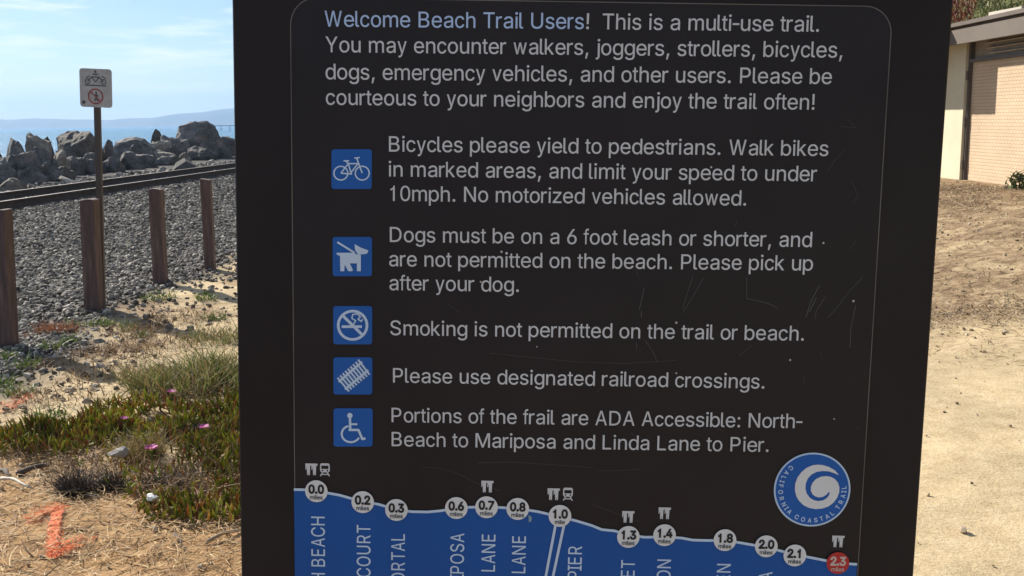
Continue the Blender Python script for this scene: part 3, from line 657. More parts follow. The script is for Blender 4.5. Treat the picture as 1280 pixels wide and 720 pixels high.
# ------------------------------------------------------------------ fence posts
m, nt, b = mat_new('brown_recycled_post')
v = coords(nt, 'Object', (9, 9, 1.2))
c = ramp(nt, noise_tex(nt, v, 3.0, 7, 0.65), [(0.3, (0.062, 0.037, 0.033)), (0.55, (0.120, 0.074, 0.065)), (0.75, (0.21, 0.145, 0.125))])
nt.links.new(c, b.inputs['Base Color']); b.inputs['Roughness'].default_value = 0.75
bump(nt, b, noise_tex(nt, v, 8, 6, 0.7), 0.4, 0.006)
M_POST = m
POSTS = [((9, 433), (1, 262), .118, 'brown square post cut by the left edge of the photo, nearest of the fence posts'),
         ((118, 389), (112, 249), .125, 'brown square post standing right in front of the metal sign pole'),
         ((201, 356), (195, 236), .120, 'brown square post third along, between the sign pole and the post by the board'),
         ((263, 336), (257, 224), .108, 'brown square post nearest to the edge of the trail board, farthest of the fence posts')]
for i, (bs, tp, w, lab) in enumerate(POSTS):
    p = on_ground(*bs); q = at_depth(*tp, p.y)
    hgt = (q - p).length
    bm = bmesh.new()
    box(bm, -w / 2, w / 2, -w / 2, w / 2, -0.35, hgt, 0.007)
    bmesh.ops.subdivide_edges(bm, edges=[e for e in bm.edges if e.calc_length() > .3], cuts=44, use_grid_fill=True)
    bmesh.ops.subdivide_edges(bm, edges=[e for e in bm.edges if e.calc_length() > .05], cuts=5, use_grid_fill=True)
    for vv in bm.verts:
        k_ = noise.noise(Vector((vv.co.x * 26, vv.co.y * 26, vv.co.z * 5 + i * 9))) * .0022
        edge = abs(vv.co.x) > w * .46 and abs(vv.co.y) > w * .46
        if edge: k_ -= max(0, noise.noise(Vector((vv.co.x * 9, vv.co.y * 9, vv.co.z * 11 + i * 5))) - .2) * .016
        vv.co.x += math.copysign(k_, vv.co.x); vv.co.y += math.copysign(k_, vv.co.y)
        if vv.co.z > hgt - 0.03: vv.co.z += 0.006 * math.sin(vv.co.x * 40 + i)
    o = link('fence_post', bm_mesh('fence_post', bm), M_POST)
    d = (q - p).normalized()
    o.rotation_euler = (Vector((0, 0, 1)).rotation_difference(d)).to_euler()
    o.rotation_euler.z += rad(-4 + 3 * i)
    o.location = p
    tag(o, lab, 'post', 'brown posts along the track')

# ------------------------------------------------------------------ 2D shape kit for everything that is printed
def fill2d(contours, xf=None):
    """union of closed contours (opposite winding cuts holes); returns verts2d, tris"""
    vs_, es = [], []
    for c_ in contours:
        s = len(vs_)
        vs_ += [Vector(p) for p in c_]
        es += [(s + k, s + (k + 1) % len(c_)) for k in range(len(c_))]
    v2, e2, f2, *_ = delaunay_2d_cdt(vs_, es, [], 0, 1e-7, False)
    P = np.array([tuple(q) for q in v2])
    T = np.array([f for f in f2 if len(f) == 3])
    cen = P[T].mean(axis=1)
    wnd = np.zeros(len(T))
    for c_ in contours:
        a = np.array(c_); bq = np.roll(a, -1, axis=0)
        for (x0, y0), (x1, y1) in zip(a, bq):
            up = (y0 <= cen[:, 1]) & (y1 > cen[:, 1]); dn = (y0 > cen[:, 1]) & (y1 <= cen[:, 1])
            side = (x1 - x0) * (cen[:, 1] - y0) - (cen[:, 0] - x0) * (y1 - y0)
            wnd += (up & (side > 0)).astype(float) - (dn & (side < 0)).astype(float)
    return P, T[np.abs(wnd) > 0.5]

def ccw(c_):
    a = sum(c_[i][0] * c_[(i + 1) % len(c_)][1] - c_[(i + 1) % len(c_)][0] * c_[i][1] for i in range(len(c_)))
    return list(c_) if a > 0 else list(c_)[::-1]
def circle(cx, cy, r, n=40): return [(cx + r * math.cos(2 * math.pi * k / n), cy + r * math.sin(2 * math.pi * k / n)) for k in range(n)]
def ring(cx, cy, r0, r1, n=40): return [circle(cx, cy, r1, n), circle(cx, cy, r0, n)[::-1]]
def rrect(x0, y0, x1, y1, r, n=6):
    out = []
    for cx, cy, a0 in ((x1 - r, y1 - r, 0), (x0 + r, y1 - r, 90), (x0 + r, y0 + r, 180), (x1 - r, y0 + r, 270)):
        out += [(cx + r * math.cos(rad(a0 + 90 * k / n)), cy + r * math.sin(rad(a0 + 90 * k / n))) for k in range(n + 1)]
    return out
def stroke(pts, w):
    """a polyline as closed contours, one per segment with round joins"""
    out = []
    for (x0, y0), (x1, y1) in zip(pts[:-1], pts[1:]):
        d = math.hypot(x1 - x0, y1 - y0)
        if d < 1e-9: continue
        nx_, ny_ = -(y1 - y0) / d * w / 2, (x1 - x0) / d * w / 2
        out.append(ccw([(x0 + nx_, y0 + ny_), (x0 - nx_, y0 - ny_), (x1 - nx_, y1 - ny_), (x1 + nx_, y1 + ny_)]))
    for (x, y) in pts[1:-1]: out.append(circle(x, y, w / 2, 8))
    return out

_GC = {}
def glyph(ch):
    if ch not in _GC:
        adv, s = GLYPHS[ch]
        cs = [[tuple(float(q) / 1000 for q in p.split(',')) for p in c_.split()] for c_ in s.split('|')]
        _GC[ch] = (adv / 1000.0, cs)
    return _GC[ch]
def fatten(c_, t):
    n = len(c_); out = []
    area = 1
    for i in range(n):
        p0, p1, p2 = Vector(c_[i - 1]), Vector(c_[i]), Vector(c_[(i + 1) % n])
        e1 = (p1 - p0); e2 = (p2 - p1)
        if e1.length < 1e-6 or e2.length < 1e-6: out.append(c_[i]); continue
        n1 = Vector((-e1.y, e1.x)).normalized(); n2 = Vector((-e2.y, e2.x)).normalized()
        mm = n1 + n2
        mm = mm.normalized() / max(0.6, mm.normalized().dot(n1)) if mm.length > 0.2 else n1
        out.append((p1.x + mm.x * t, p1.y + mm.y * t))
    return out
_FC = {}
def glyph_fill(ch, bold=0.0):
    if (ch, bold) not in _FC:
        adv, cs = glyph(ch)
        if bold: cs = [fatten(c_, bold) for c_ in cs]
        _FC[(ch, bold)] = fill2d(cs)
    return _FC[(ch, bold)]
def text_width(s, track_=0.0):
    return sum((0.387 if ch == ' ' else glyph(ch)[0]) + track_ for ch in s)
def text_tris(s, origin, direction, cap, sx_=1.0, bold=0.0, track_=0.0):
    """filled glyph triangles along a straight baseline"""
    V, T, base, x = [], [], 0, 0.0
    dx, dy = direction
    for ch in s:
        if ch == ' ':
            x += 0.387 + track_; continue
        P, F_ = glyph_fill(ch, bold)
        gx_ = (P[:, 0] + x) * cap * sx_; gy_ = P[:, 1] * cap
        V.append(np.stack([origin[0] + gx_ * dx - gy_ * dy, origin[1] + gx_ * dy + gy_ * dx], 1))
        T.append(F_ + base); base += len(P)
        x += glyph(ch)[0] + track_
    return np.concatenate(V), np.concatenate(T)
def sheet(name, P, T, level, mat_, parent):
    """a printed layer: local X right, Z up, towards the viewer is -Y"""
    P = np.asarray(P)
    me = np_mesh(name, np.stack([P[:, 0], np.full(len(P), -level), P[:, 1]], 1), T)
    bm = bmesh.new(); bm.from_mesh(me)
    for f in bm.faces:
        if f.normal.y > 0: f.normal_flip()
    bm.to_mesh(me); bm.free()
    return link(name, me, mat_, parent)
def shape(name, contours, level, mat_, parent):
    P, T = fill2d(contours)
    return sheet(name, P, T, level, mat_, parent)

# ------------------------------------------------------------------ the small sign on its pole
p = on_ground(128, 386)
pt = at_depth(120.5, 86, p.y)
ps = empty('track_warning_sign', p)
tag(ps, 'small white and grey sign with a red prohibition circle on a thin brown metal pole', 'sign')
axis_d = (pt - p).normalized()
ps.rotation_euler = Vector((0, 0, 1)).rotation_difference(axis_d).to_euler()
PH = (pt - p).length
M_POLE = simple('brown_steel_pole', (0.075, 0.055, 0.048), 0.6, 0.15, 6)
bm = bmesh.new(); box(bm, -.026, .026, -.018, .018, -0.3, PH - 0.005, 0.004)
link('pole', bm_mesh('pole', bm), M_POLE, ps)
sw, sh = 0.275, 0.325
P_, T_ = fill2d([rrect(-sw / 2, PH - sh, sw / 2, PH, 0.026)])
bm = bmesh.new()
vv = [bm.verts.new((x, -0.0225, z)) for x, z in rrect(-sw / 2, PH - sh, sw / 2, PH, 0.026)]
f = bm.faces.new(vv)
r = bmesh.ops.extrude_face_region(bm, geom=[f])
bmesh.ops.translate(bm, verts=[e for e in r['geom'] if isinstance(e, bmesh.types.BMVert)], vec=(0, 0.004, 0))
plate = link('sign_plate', bm_mesh('sign_plate', bm), simple('weathered_white_plate', (0.46, 0.435, 0.425), 0.5, 0.16, 14), ps)
M_INKG = simple('faded_dark_ink', (0.085, 0.095, 0.105), 0.6, 0.3, 30)
M_INKR = simple('faded_red_ink', (0.34, 0.085, 0.09), 0.6, 0.25, 20)
cz = PH - 0.233
link_ = shape('prohibition_ring', ring(-0.003, cz, 0.054, 0.067) + stroke([(-0.050, cz + 0.042), (0.042, cz - 0.045)], 0.012), 0.0245, M_INKR, plate)
zz = PH
fig = [circle(0.002, cz + 0.034, 0.009, 14)] + stroke([(0.002, cz + 0.024), (0.004, cz - 0.006), (0.016, cz - 0.040)], 0.016) \
    + stroke([(0.003, cz - 0.004), (-0.014, cz - 0.040)], 0.011) + stroke([(-0.018, cz + 0.004), (0.002, cz + 0.020), (0.022, cz + 0.000)], 0.008)
shape('walking_figure', fig, 0.0240, M_INKG, plate)
pic = []
for k in (-0.068, 0.068):
    pic += ring(k, zz - 0.108, 0.016, 0.024, 20)
pic += stroke([(-0.068, zz - 0.108), (-0.035, zz - 0.070), (0.030, zz - 0.070), (0.068, zz - 0.108)], 0.010)
pic += stroke([(-0.035, zz - 0.070), (0.0, zz - 0.112), (0.030, zz - 0.070)], 0.009)
pic += stroke([(-0.095, zz - 0.140), (0.090, zz - 0.142)], 0.010)
pic += stroke([(-0.022, zz - 0.047), (0.022, zz - 0.047)], 0.012) + [circle(0.0, zz - 0.026, 0.011, 12)]
pic += stroke([(-0.080, zz - 0.078), (-0.050, zz - 0.062)], 0.009) + stroke([(0.052, zz - 0.060), (0.088, zz - 0.080)], 0.009)
shape('pictogram', pic, 0.0240, M_INKG, plate)
shape('corner_mark', [circle(-0.105, PH - 0.285, 0.015, 14)], 0.0240, M_INKG, plate)
for hz in (PH - 0.02, PH - sh + 0.03):
    bm = bmesh.new(); tube(bm, [(0, -0.0225, hz), (0, -0.028, hz)], 0.006, 8)
    link('bolt', bm_mesh('bolt', bm), M_POLE, plate)

# ------------------------------------------------------------------ the building on the right
bld = empty('building', (7.45, 16.94, 0.5))
tag(bld, 'low cream building with a flat roof and a tan patterned door', 'building')
BZ = 0.5
M_CREAM = simple('cream_stucco', (0.55, 0.495, 0.355), 0.85, 0.08, 2.0, bstr=0.15)
M_FASC = simple('brown_fascia', (0.115, 0.092, 0.074), 0.75, 0.12, 2.0)
M_ROOF = simple('roof_edge', (0.115, 0.092, 0.078), 0.85, 0.15, 2.0)
X0 = 0.0      # wall face, local; +x goes into the building, +y away from the camera
def part(name, boxes, mt, parent=bld, bev=0.0):
    bm = bmesh.new()
    for bx in boxes: box(bm, *bx, bevel=bev)
    return link(name, bm_mesh(name, bm), mt, parent)
# wall: pillar beyond the door, the near pier, sides and back; the door bay is open
part('wall', [(0, .22, 0.0, 6.5, -.4, 2.415), (0, .22, -5.6, -4.6, -.4, 2.415), (.2205, 4.5, 6.28, 6.5, -.4, 2.415),
              (.2205, 4.5, -5.6, -5.38, -.4, 2.415), (.11, .22, -4.6, 0.0, 2.24, 2.415)], M_CREAM)
part('threshold', [(.02, .30, -4.6, 0.0, -.4, -.005)], simple('grey_concrete', (0.30, 0.27, 0.23), 0.9, 0.15, 4))
# the patterned door
m, nt, b = mat_new('patterned_tan_door')
v = coords(nt, 'Object', (1, 1, 1))
sep = nt.nodes.new('ShaderNodeSeparateXYZ'); nt.links.new(v, sep.inputs[0])
cmb = nt.nodes.new('ShaderNodeCombineXYZ'); nt.links.new(sep.outputs['Y'], cmb.inputs['X']); nt.links.new(sep.outputs['Z'], cmb.inputs['Y'])
br = nt.nodes.new('ShaderNodeTexBrick')
br.inputs['Scale'].default_value = 1.0
br.inputs['Brick Width'].default_value = 0.095
br.inputs['Row Height'].default_value = 0.052
br.inputs['Mortar Size'].default_value = 0.008
br.inputs['Mortar Smooth'].default_value = 0.3
br.inputs['Color1'].default_value = (0.52, 0.385, 0.25, 1); br.inputs['Color2'].default_value = (0.57, 0.425, 0.28, 1)
br.inputs['Mortar'].default_value = (0.43, 0.31, 0.20, 1)
nt.links.new(cmb.outputs[0], br.inputs['Vector'])
c = mixc(nt, 1.0, br.outputs['Color'], ramp(nt, noise_tex(nt, v, 1.4, 5), [(0.3, 0.88), (0.7, 1.05)]), 'MULTIPLY')
nt.links.new(c, b.inputs['Base Color']); b.inputs['Roughness'].default_value = 0.8
bump(nt, b, br.outputs['Fac'], 0.5, -0.01)
door = part('door', [(.10, .16, -4.54, -0.05, .0, 1.90)], m)
part('door_frame', [(.045, .105, -0.052, 0.002, 0.0, 2.24), (.045, .105, -4.60, -4.542, 0.0, 2.24), (.045, .105, -4.542, -0.052, 1.90, 1.955)],
     simple('dark_door_frame', (0.10, 0.085, 0.075), 0.7), door)
for z in (0.25, 0.95, 1.7):
    hg = bmesh.new(); tube(hg, [(.03, -0.02, z - .07), (.03, -0.02, z + .07)], .018, 8)
    link('hinge', bm_mesh('hinge', hg), M_ROOF, door)
lv = part('louver_panel', [(.12, .16, -4.54, -0.05, 1.957, 2.238)], simple('dark_louver', (0.28, 0.225, 0.175), 0.8))
M_SLAT = simple('louver_slat', (0.42, 0.36, 0.29), 0.7)
slat_me = None
for k, (za, y0, y1) in enumerate(((2.03, -4.5, -0.70), (2.11, -4.5, -0.62), (2.19, -4.5, -0.54))):
    bm = bmesh.new(); box(bm, -.045, .045, y0, y1, -.006, .006, 0.002)
    o = link('slat', bm_mesh('slat', bm), M_SLAT, lv)
    o.location = (.085, 0, za); o.rotation_euler = (0, rad(-28), 0)
part('fascia', [(-.36, -.30, -6.1, 6.9, 2.17, 2.395)], M_FASC)
part('soffit', [(-.299, .8, -6.1, 6.9, 2.417, 2.44)], M_FASC)
roof = part('roof', [(-.40, 4.9, -6.2, 7.0, 2.442, 2.50)], M_ROOF)
# unseen canopy, added and shaped to cast the shadow on the door
part('added_shadow_canopy', [(-1.20, -.362, .38, 5.2, 2.17, 2.92)], M_FASC)
part('canopy_column', [(-1.12, -.96, 4.7, 4.86, -.4, 2.165)], M_CREAM)  # column under the added canopy, unseen as well
bm = bmesh.new(); box(bm, -.12, .12, -.42, .42, 0, .05, 0.006)
o = link('plank', bm_mesh('plank', bm), simple('pale_plank', (0.50, 0.44, 0.37), 0.8, 0.1, 4))
o.location = (7.25, 15.05, 3.004); o.rotation_euler = (0, 0, rad(5))
tag(o, 'short pale plank lying on the edge of the flat roof', 'plank')
# ------------------------------------------------------------------ plants, straw and litter
def strips(root, direc, length, width, bend, segs=3, taper=0.15, up=None):
    """flat curved blades: root (n,3), direc (n,3) unit"""
    n = len(root)
    side = np.cross(direc, np.array([0, 0, 1.0])) + RNG.normal(0, 0.25, (n, 3))
    side /= np.linalg.norm(side, axis=1)[:, None] + 1e-9
    V = []
    for k in range(segs + 1):
        t = k / segs
        c = root + direc * (length * t)[:, None] + bend * (length * t * t)[:, None]
        w = width * (1 - (1 - taper) * t ** 1.5)
        V += [c - side * w[:, None] / 2, c + side * w[:, None] / 2]
    V = np.stack(V, 1).reshape(-1, 3)
    m_ = 2 * (segs + 1)
    F_ = np.array([(2 * k, 2 * k + 1, 2 * k + 3, 2 * k + 2) for k in range(segs)])
    return V, (F_[None] + (np.arange(n) * m_)[:, None, None]).reshape(-1, 4)

def fingers(root, direc, length, width, bend, segs=3):
    """fleshy three-sided leaves"""
    n = len(root)
    a = np.cross(direc, np.array([0.3, 0.2, 1.0])); a /= np.linalg.norm(a, axis=1)[:, None] + 1e-9
    b_ = np.cross(direc, a)
    V = []
    for k in range(segs + 1):
        t = k / segs
        c = root + direc * (length * t)[:, None] + bend * (length * t * t)[:, None]
        w = width * (0.75 + 0.5 * math.sin(math.pi * min(t * 1.1, 1)) if t < 0.99 else 0.12)
        for q in range(3):
            an = 2 * math.pi * q / 3
            V.append(c + (a * math.cos(an) + b_ * math.sin(an)) * (w / 2)[:, None])
    V = np.stack(V, 1).reshape(-1, 3)
    m_ = 3 * (segs + 1)
    F_ = np.array([(3 * k + q, 3 * k + (q + 1) % 3, 3 * k + 3 + (q + 1) % 3, 3 * k + 3 + q) for k in range(segs) for q in range(3)])
    return V, (F_[None] + (np.arange(n) * m_)[:, None, None]).reshape(-1, 4)

def updirs(n, spread):
    th = RNG.uniform(0, 2 * np.pi, n); el = np.abs(RNG.normal(0, spread, n)).clip(0, 1.45)
    return np.stack([np.sin(el) * np.cos(th), np.sin(el) * np.sin(th), np.cos(el)], 1)
def flatdirs(n, tilt=0.12):
    th = RNG.uniform(0, 2 * np.pi, n)
    d = np.stack([np.cos(th), np.sin(th), RNG.normal(0.03, tilt, n)], 1)
    return d / np.linalg.norm(d, axis=1)[:, None]

M_ICE = island('ice_plant_leaf', [(0.0, (0.16, 0.195, 0.030)), (0.30, (0.30, 0.330, 0.055)), (0.58, (0.46, 0.440, 0.090)), (0.72, (0.46, 0.30, 0.09)),
                                  (0.82, (0.34, 0.13, 0.06)), (0.9, (0.25, 0.17, 0.09)), (1.0, (0.40, 0.30, 0.17))], 0.65, 0.55, 4.0)
M_STRAW = island('dry_straw', [(0.0, (0.22, 0.115, 0.042)), (0.35, (0.40, 0.235, 0.085)), (0.65, (0.53, 0.345, 0.145)), (0.88, (0.66, 0.49, 0.26)), (1.0, (0.18, 0.10, 0.055))], 0.7)
M_DRYBR = island('dry_brown_leaf', [(0.0, (0.13, 0.075, 0.045)), (0.5, (0.26, 0.165, 0.085)), (1.0, (0.42, 0.29, 0.15))], 0.8, 0.1)

def blob_samples(blobs, dens):
    """points scattered over patches, each given by its middle and half sizes in metres"""
    out = []
    for (cx, cy, ax, ay) in blobs:
        n = int(math.pi * ax * ay * dens)
        a = RNG.uniform(0, 2 * np.pi, n); r_ = np.sqrt(RNG.uniform(0, 1, n)) * (1 + 0.16 * np.sin(a * 3 + cx * 9) + 0.12 * np.sin(a * 7 + cy * 5))
        out.append(np.stack([cx + ax * r_ * np.cos(a), cy + ay * r_ * np.sin(a)], 1))
    return np.concatenate(out)
def G(px, py): 
    q = on_ground(px, py); return (q.x, q.y)
def blob(px, py, wpx, hpx):
    x, y = G(px, py)
    x1, _ = G(px + wpx, py); _, y1 = G(px, py - hpx)
    return (x, y, abs(x1 - x), abs(y1 - y))

# the ice plant mat
blobs = [blob(60, 555, 62, 18), blob(110, 545, 60, 18), blob(25, 560, 40, 12), blob(170, 530, 75, 20), blob(265, 530, 60, 32), blob(320, 540, 60, 36),
         blob(265, 572, 38, 14), blob(305, 590, 30, 22)]
ip = blob_samples(blobs, 2600)
keepn = np.array([noise.noise(Vector((x * 3.1, y * 3.1, 1.0))) for x, y in ip])
ip = ip[keepn + RNG.normal(0, 0.12, len(ip)) > -0.34]
blobs2 = [blob(215, 640, 45, 13), blob(265, 642, 50, 13), blob(310, 630, 30, 22)]
ip = np.concatenate([ip, blob_samples(blobs2, 2300), blob_samples([blob(225, 600, 75, 36), blob(130, 575, 90, 10)], 480)])
lift = np.array([max(0, 0.05 + 0.11 * noise.noise(Vector((x * 4.7, y * 4.7, 5.0)))) for x, y in ip])
z = height(ip[:, 0], ip[:, 1])
root = np.stack([ip[:, 0], ip[:, 1], z + lift * RNG.uniform(0.2, 1.0, len(ip))], 1)
n = len(ip)
V, F_ = fingers(root, updirs(n, 0.75), RNG.uniform(0.028, 0.058, n), RNG.uniform(0.007, 0.011, n), np.stack([RNG.normal(0, .2, n), RNG.normal(0, .2, n), RNG.uniform(0, .3, n)], 1))
tag(link('ice_plant_mat', np_mesh('ice_plant_mat', V, F_), M_ICE), 'low mat of green and reddish ice plant spreading over the sandy ground', 'ground cover', kind='stuff')
# dead stalks in and under the mat
dp = blob_samples([blob(225, 597, 80, 30), blob(60, 578, 70, 12), blob(230, 500, 70, 10), blob(120, 590, 60, 20), blob(250, 600, 55, 36), blob(185, 440, 60, 16), blob(140, 475, 60, 12), blob(70, 462, 30, 6), blob(115, 448, 36, 6), blob(90, 505, 50, 7), blob(170, 418, 40, 7), blob(225, 400, 40, 7), blob(40, 500, 30, 6)], 1500)
n = len(dp); z = height(dp[:, 0], dp[:, 1])
V, F_ = strips(np.stack([dp[:, 0], dp[:, 1], z + RNG.uniform(0, .05, n)], 1), updirs(n, 1.0), RNG.uniform(.03, .10, n), RNG.uniform(.003, .008, n), np.stack([RNG.normal(0, .4, n), RNG.normal(0, .4, n), -RNG.uniform(0, .5, n)], 1))
tag(link('dead_stalks', np_mesh('dead_stalks', V, F_), M_DRYBR), 'tangle of dead brown stalks among the ice plant', 'dead stalks', kind='stuff')
# straw mulch on the near ground
n = 17000
x = RNG.uniform(-3.4, 0.4, n); y = RNG.uniform(3.0, 5.3, n)
keep = RNG.uniform(0, 1, n) < (1 - sstep(4.2, 5.2, y + 0.3 * wobble(x, y, 2)))
x, y = x[keep], y[keep]; n = len(x)
V, F_ = strips(np.stack([x, y, height(x, y) + RNG.uniform(.006, .03, n)], 1), flatdirs(n), np.exp(RNG.normal(math.log(.055), .5, n)), RNG.uniform(.0018, .0045, n),
               np.stack([RNG.normal(0, .25, n), RNG.normal(0, .25, n), RNG.normal(-.06, .08, n)], 1), 3, .6)
tag(link('straw', np_mesh('straw', V, F_), M_STRAW), 'dry straw and grass litter covering the near ground', 'straw', kind='stuff')
# dry grass litter over the bare slope on the right
n = 150000
x = RNG.uniform(1.6, 7.2, n); y = RNG.uniform(6.4, 16, n)
nz = np.array([noise.fractal(Vector((a * .8, c_ * .55, 3.3)), 1.0, 2.0, 4) for a, c_ in zip(x, y)])
keep = RNG.uniform(0, 1, n) < np.clip(.12 + 1.5 * nz, .05, .9) * sstep(6.2, 8.0, y)
x, y = x[keep], y[keep]; n = len(x)
V, F_ = strips(np.stack([x, y, height(x, y) + RNG.uniform(.0, .03, n)], 1), flatdirs(n, .45), RNG.uniform(.018, .065, n), RNG.uniform(.004, .011, n),
               np.stack([RNG.normal(0, .3, n), RNG.normal(0, .3, n), RNG.normal(-.1, .1, n)], 1), 2, .5)
tag(link('dry_litter', np_mesh('dry_litter', V, F_), island('dry_litter', [(0, (.12, .08, .05)), (.5, (.28, .20, .12)), (.85, (.45, .34, .21)), (1, (.62, .52, .37))], .85)),
    'patches of dry brown grass litter on the slope below the building', 'dry litter', kind='stuff')
# twigs, chips and pebbles over the sand
n = 9000
x = RNG.uniform(-3.4, 9, n); y = RNG.uniform(3.2, 17, n)
keep = (x < -0.2) & (y < 9) & (x > gravel_edge(y) - .1) | (x > 1.0) & (x < 7.3) & (RNG.uniform(0, 1, n) < np.where(y > 6.5, 0.55, 0.2))
xy = np.stack([x[keep], y[keep]], 1)
tag(stones('pebbles', xy, np.minimum(.02, np.exp(RNG.normal(math.log(.007), .45, len(xy)))) * (1 + .05 * (xy[:, 1] - 3)), island('pebble', [(0, (.10, .07, .05)), (.5, (.33, .25, .16)), (1, (.60, .52, .40))], .9)),
    'scattered pebbles and clods on the bare sandy ground', 'pebbles', kind='stuff')
n = 34000
x = RNG.uniform(-3.2, 7.2, n); y = RNG.uniform(3.4, 16.5, n)
keep = ((x < 0) & (y < 9) & (x > gravel_edge(y) - .2)) | ((x > 1.2) & (y > 6.3 + .8 * wobble(x, y, .8)) & (RNG.uniform(0, 1, n) < .65))
x, y = x[keep], y[keep]; n = len(x)
V, F_ = strips(np.stack([x, y, height(x, y) + RNG.uniform(.008, .03, n)], 1), flatdirs(n, .25), RNG.uniform(.03, .12, n), RNG.uniform(.003, .008, n),
               np.stack([RNG.normal(0, .3, n), RNG.normal(0, .3, n), RNG.normal(-.1, .1, n)], 1), 3, .5)
tag(link('twig_litter', np_mesh('twig_litter', V, F_), M_DRYBR), 'thin brown twigs and dead grass scattered over the sand', 'twigs', kind='stuff')

def tuft(name, px, py, rad_, n, h0, h1, w, spread, mat_, lab, cat, group=None, leafy=False, droop=.3):
    x, y = G(px, py)
    a = RNG.uniform(0, 6.28, n); r_ = np.sqrt(RNG.uniform(0, 1, n)) * rad_
    dx, dy = r_ * np.cos(a), r_ * np.sin(a) * .8
    zz_ = height(x + dx, y + dy) - float(height(x, y))
    root = np.stack([dx, dy, zz_ - .01 + (RNG.uniform(0, .4, n) * h0 if leafy else 0)], 1)
    d = updirs(n, spread); d[:, 0] += dx / rad_ * .35; d[:, 1] += dy / rad_ * .35
    d /= np.linalg.norm(d, axis=1)[:, None]
    L = RNG.uniform(h0, h1, n)
    bend = np.stack([RNG.normal(0, droop, n), RNG.normal(0, droop, n), -RNG.uniform(0, droop, n)], 1)
    if leafy: V, F_ = strips(root, d, L, RNG.uniform(w * .7, w * 1.3, n), bend, 3, .25)
    else: V, F_ = strips(root, d, L, RNG.uniform(w * .6, w * 1.3, n), bend, 4, .12)
    o = link(name, np_mesh(name, V, F_), mat_)
    o.location = (x, y, float(height(x, y)))
    return tag(o, lab, cat, group)
M_GRASS = island('green_and_dry_grass', [(0.0, (0.065, 0.10, 0.025)), (0.40, (0.16, 0.20, 0.045)), (0.58, (0.30, 0.29, 0.085)), (0.75, (0.42, 0.31, 0.14)), (0.9, (0.25, 0.145, 0.07)), (1.0, (0.52, 0.44, 0.27))], .6, .25, 9.0)
M_WEED = island('weed_leaf', [(0.0, (0.07, 0.115, 0.025)), (0.6, (0.14, 0.20, 0.045)), (1.0, (0.25, 0.27, 0.09))], .55, .2)
M_RUST = island('rust_red_weed', [(0.0, (0.16, 0.06, 0.03)), (0.5, (0.33, 0.125, 0.06)), (1.0, (0.42, 0.22, 0.11))], .8, .15)
M_DARK = island('dead_dark_weed', [(0.0, (0.035, 0.03, 0.03)), (0.6, (0.09, 0.075, 0.068)), (1.0, (0.20, 0.165, 0.13))], .85)
M_OLIVE = island('dry_olive_stems', [(0.0, (0.17, 0.13, 0.05)), (0.5, (0.30, 0.235, 0.09)), (1.0, (0.42, 0.33, 0.15))], .75, .2)
tuft('grass_clump', 238, 486, .36, 1900, .04, .25, .008, .85, M_GRASS, 'largest clump of mixed green and dry yellow grass, left of the board edge', 'grass clump', 'grass clumps on the sand')
tuft('grass_clump', 285, 474, .26, 1200, .05, .30, .0075, .75, M_GRASS, 'grass clump touching the left edge of the board', 'grass clump', 'grass clumps on the sand')
tuft('grass_clump', 190, 482, .19, 500, .04, .19, .006, .7, M_OLIVE, 'low tan dry clump on the left flank of the largest grass clump', 'grass clump', 'grass clumps on the sand')
tuft('grass_clump', 275, 424, .28, 600, .04, .20, .006, .7, M_GRASS, 'thin low grass clump behind the largest one, by the board', 'grass clump', 'grass clumps on the sand')
WEEDS = [(102, 408, .09, 'small green weed just left of the post at the sign pole'), (128, 406, .10, 'small green weed at the foot of the post in front of the sign pole'),
         (160, 410, .08, 'small upright green weed right of the sign pole post, on the gravel edge'), (198, 376, .16, 'spread green weed at the foot of the third post'),
         (258, 376, .10, 'small green weed below the post nearest the board'), (268, 398, .10, 'green weed between the last post and the grass clumps'),
         (66, 437, .09, 'bright green weed on the gravel right of the leftmost post'), (6, 450, .10, 'green weed at the left edge of the photo beside the leftmost post'),
         (4, 482, .10, 'green weed at the left edge of the photo below the leftmost post'), (62, 522, .11, 'bright green weed on the rim of the ice plant mat'),
         (176, 424, .06, 'tiny weed on the pale sand below the third post'), (30, 462, .12, 'low green weed among the dark stones below the leftmost post'),
         (22, 492, .09, 'low green weed left of the leftmost post shadow, above the ice plant'), (90, 430, .08, 'small green weed between the rust red weed and the pale sand')]
for px, py, rr_, lab in WEEDS:
    tuft('weed', px, py, rr_, int(900 * rr_), .03, .11, .010, .8, M_WEED, lab, 'weed', 'green weeds on the gravel edge', True)
tuft('rust_weed', 72, 416, .15, 420, .03, .15, .008, .9, M_RUST, 'rust red dried weed on the gravel between the two left posts', 'weed')
tuft('rust_weed', 45, 422, .12, 150, .02, .08, .006, .9, M_RUST, 'small brownish patch of dried weed beside the leftmost post', 'weed')
tuft('dead_weed', 96, 618, .075, 800, .03, .17, .005, .75, M_DARK, 'dark grey dead weed right of the sticks on the straw', 'weed')
tuft('dead_weed', 143, 612, .052, 480, .03, .14, .005, .7, M_DARK, 'smaller dark grey dead weed below the grey stone', 'weed')
tuft('dead_weed', 212, 606, .13, 700, .03, .12, .005, .8, M_DARK, 'dark withered clump under the magenta flower', 'weed')
tuft('dead_weed', 80, 664, .025, 50, .02, .05, .004, .7, M_DARK, 'tiny dark dead sprig right beside the orange zigzag mark', 'weed')
tuft('dry_tuft', 178, 572, .10, 520, .06, .19, .0045, .4, M_OLIVE, 'upright tan dry tuft standing in the ice plant', 'grass clump')
tuft('dead_weed', 232, 548, .10, 420, .04, .13, .005, .7, M_DARK, 'dark withered clump inside the ice plant, left of the pink flower by the board', 'weed')

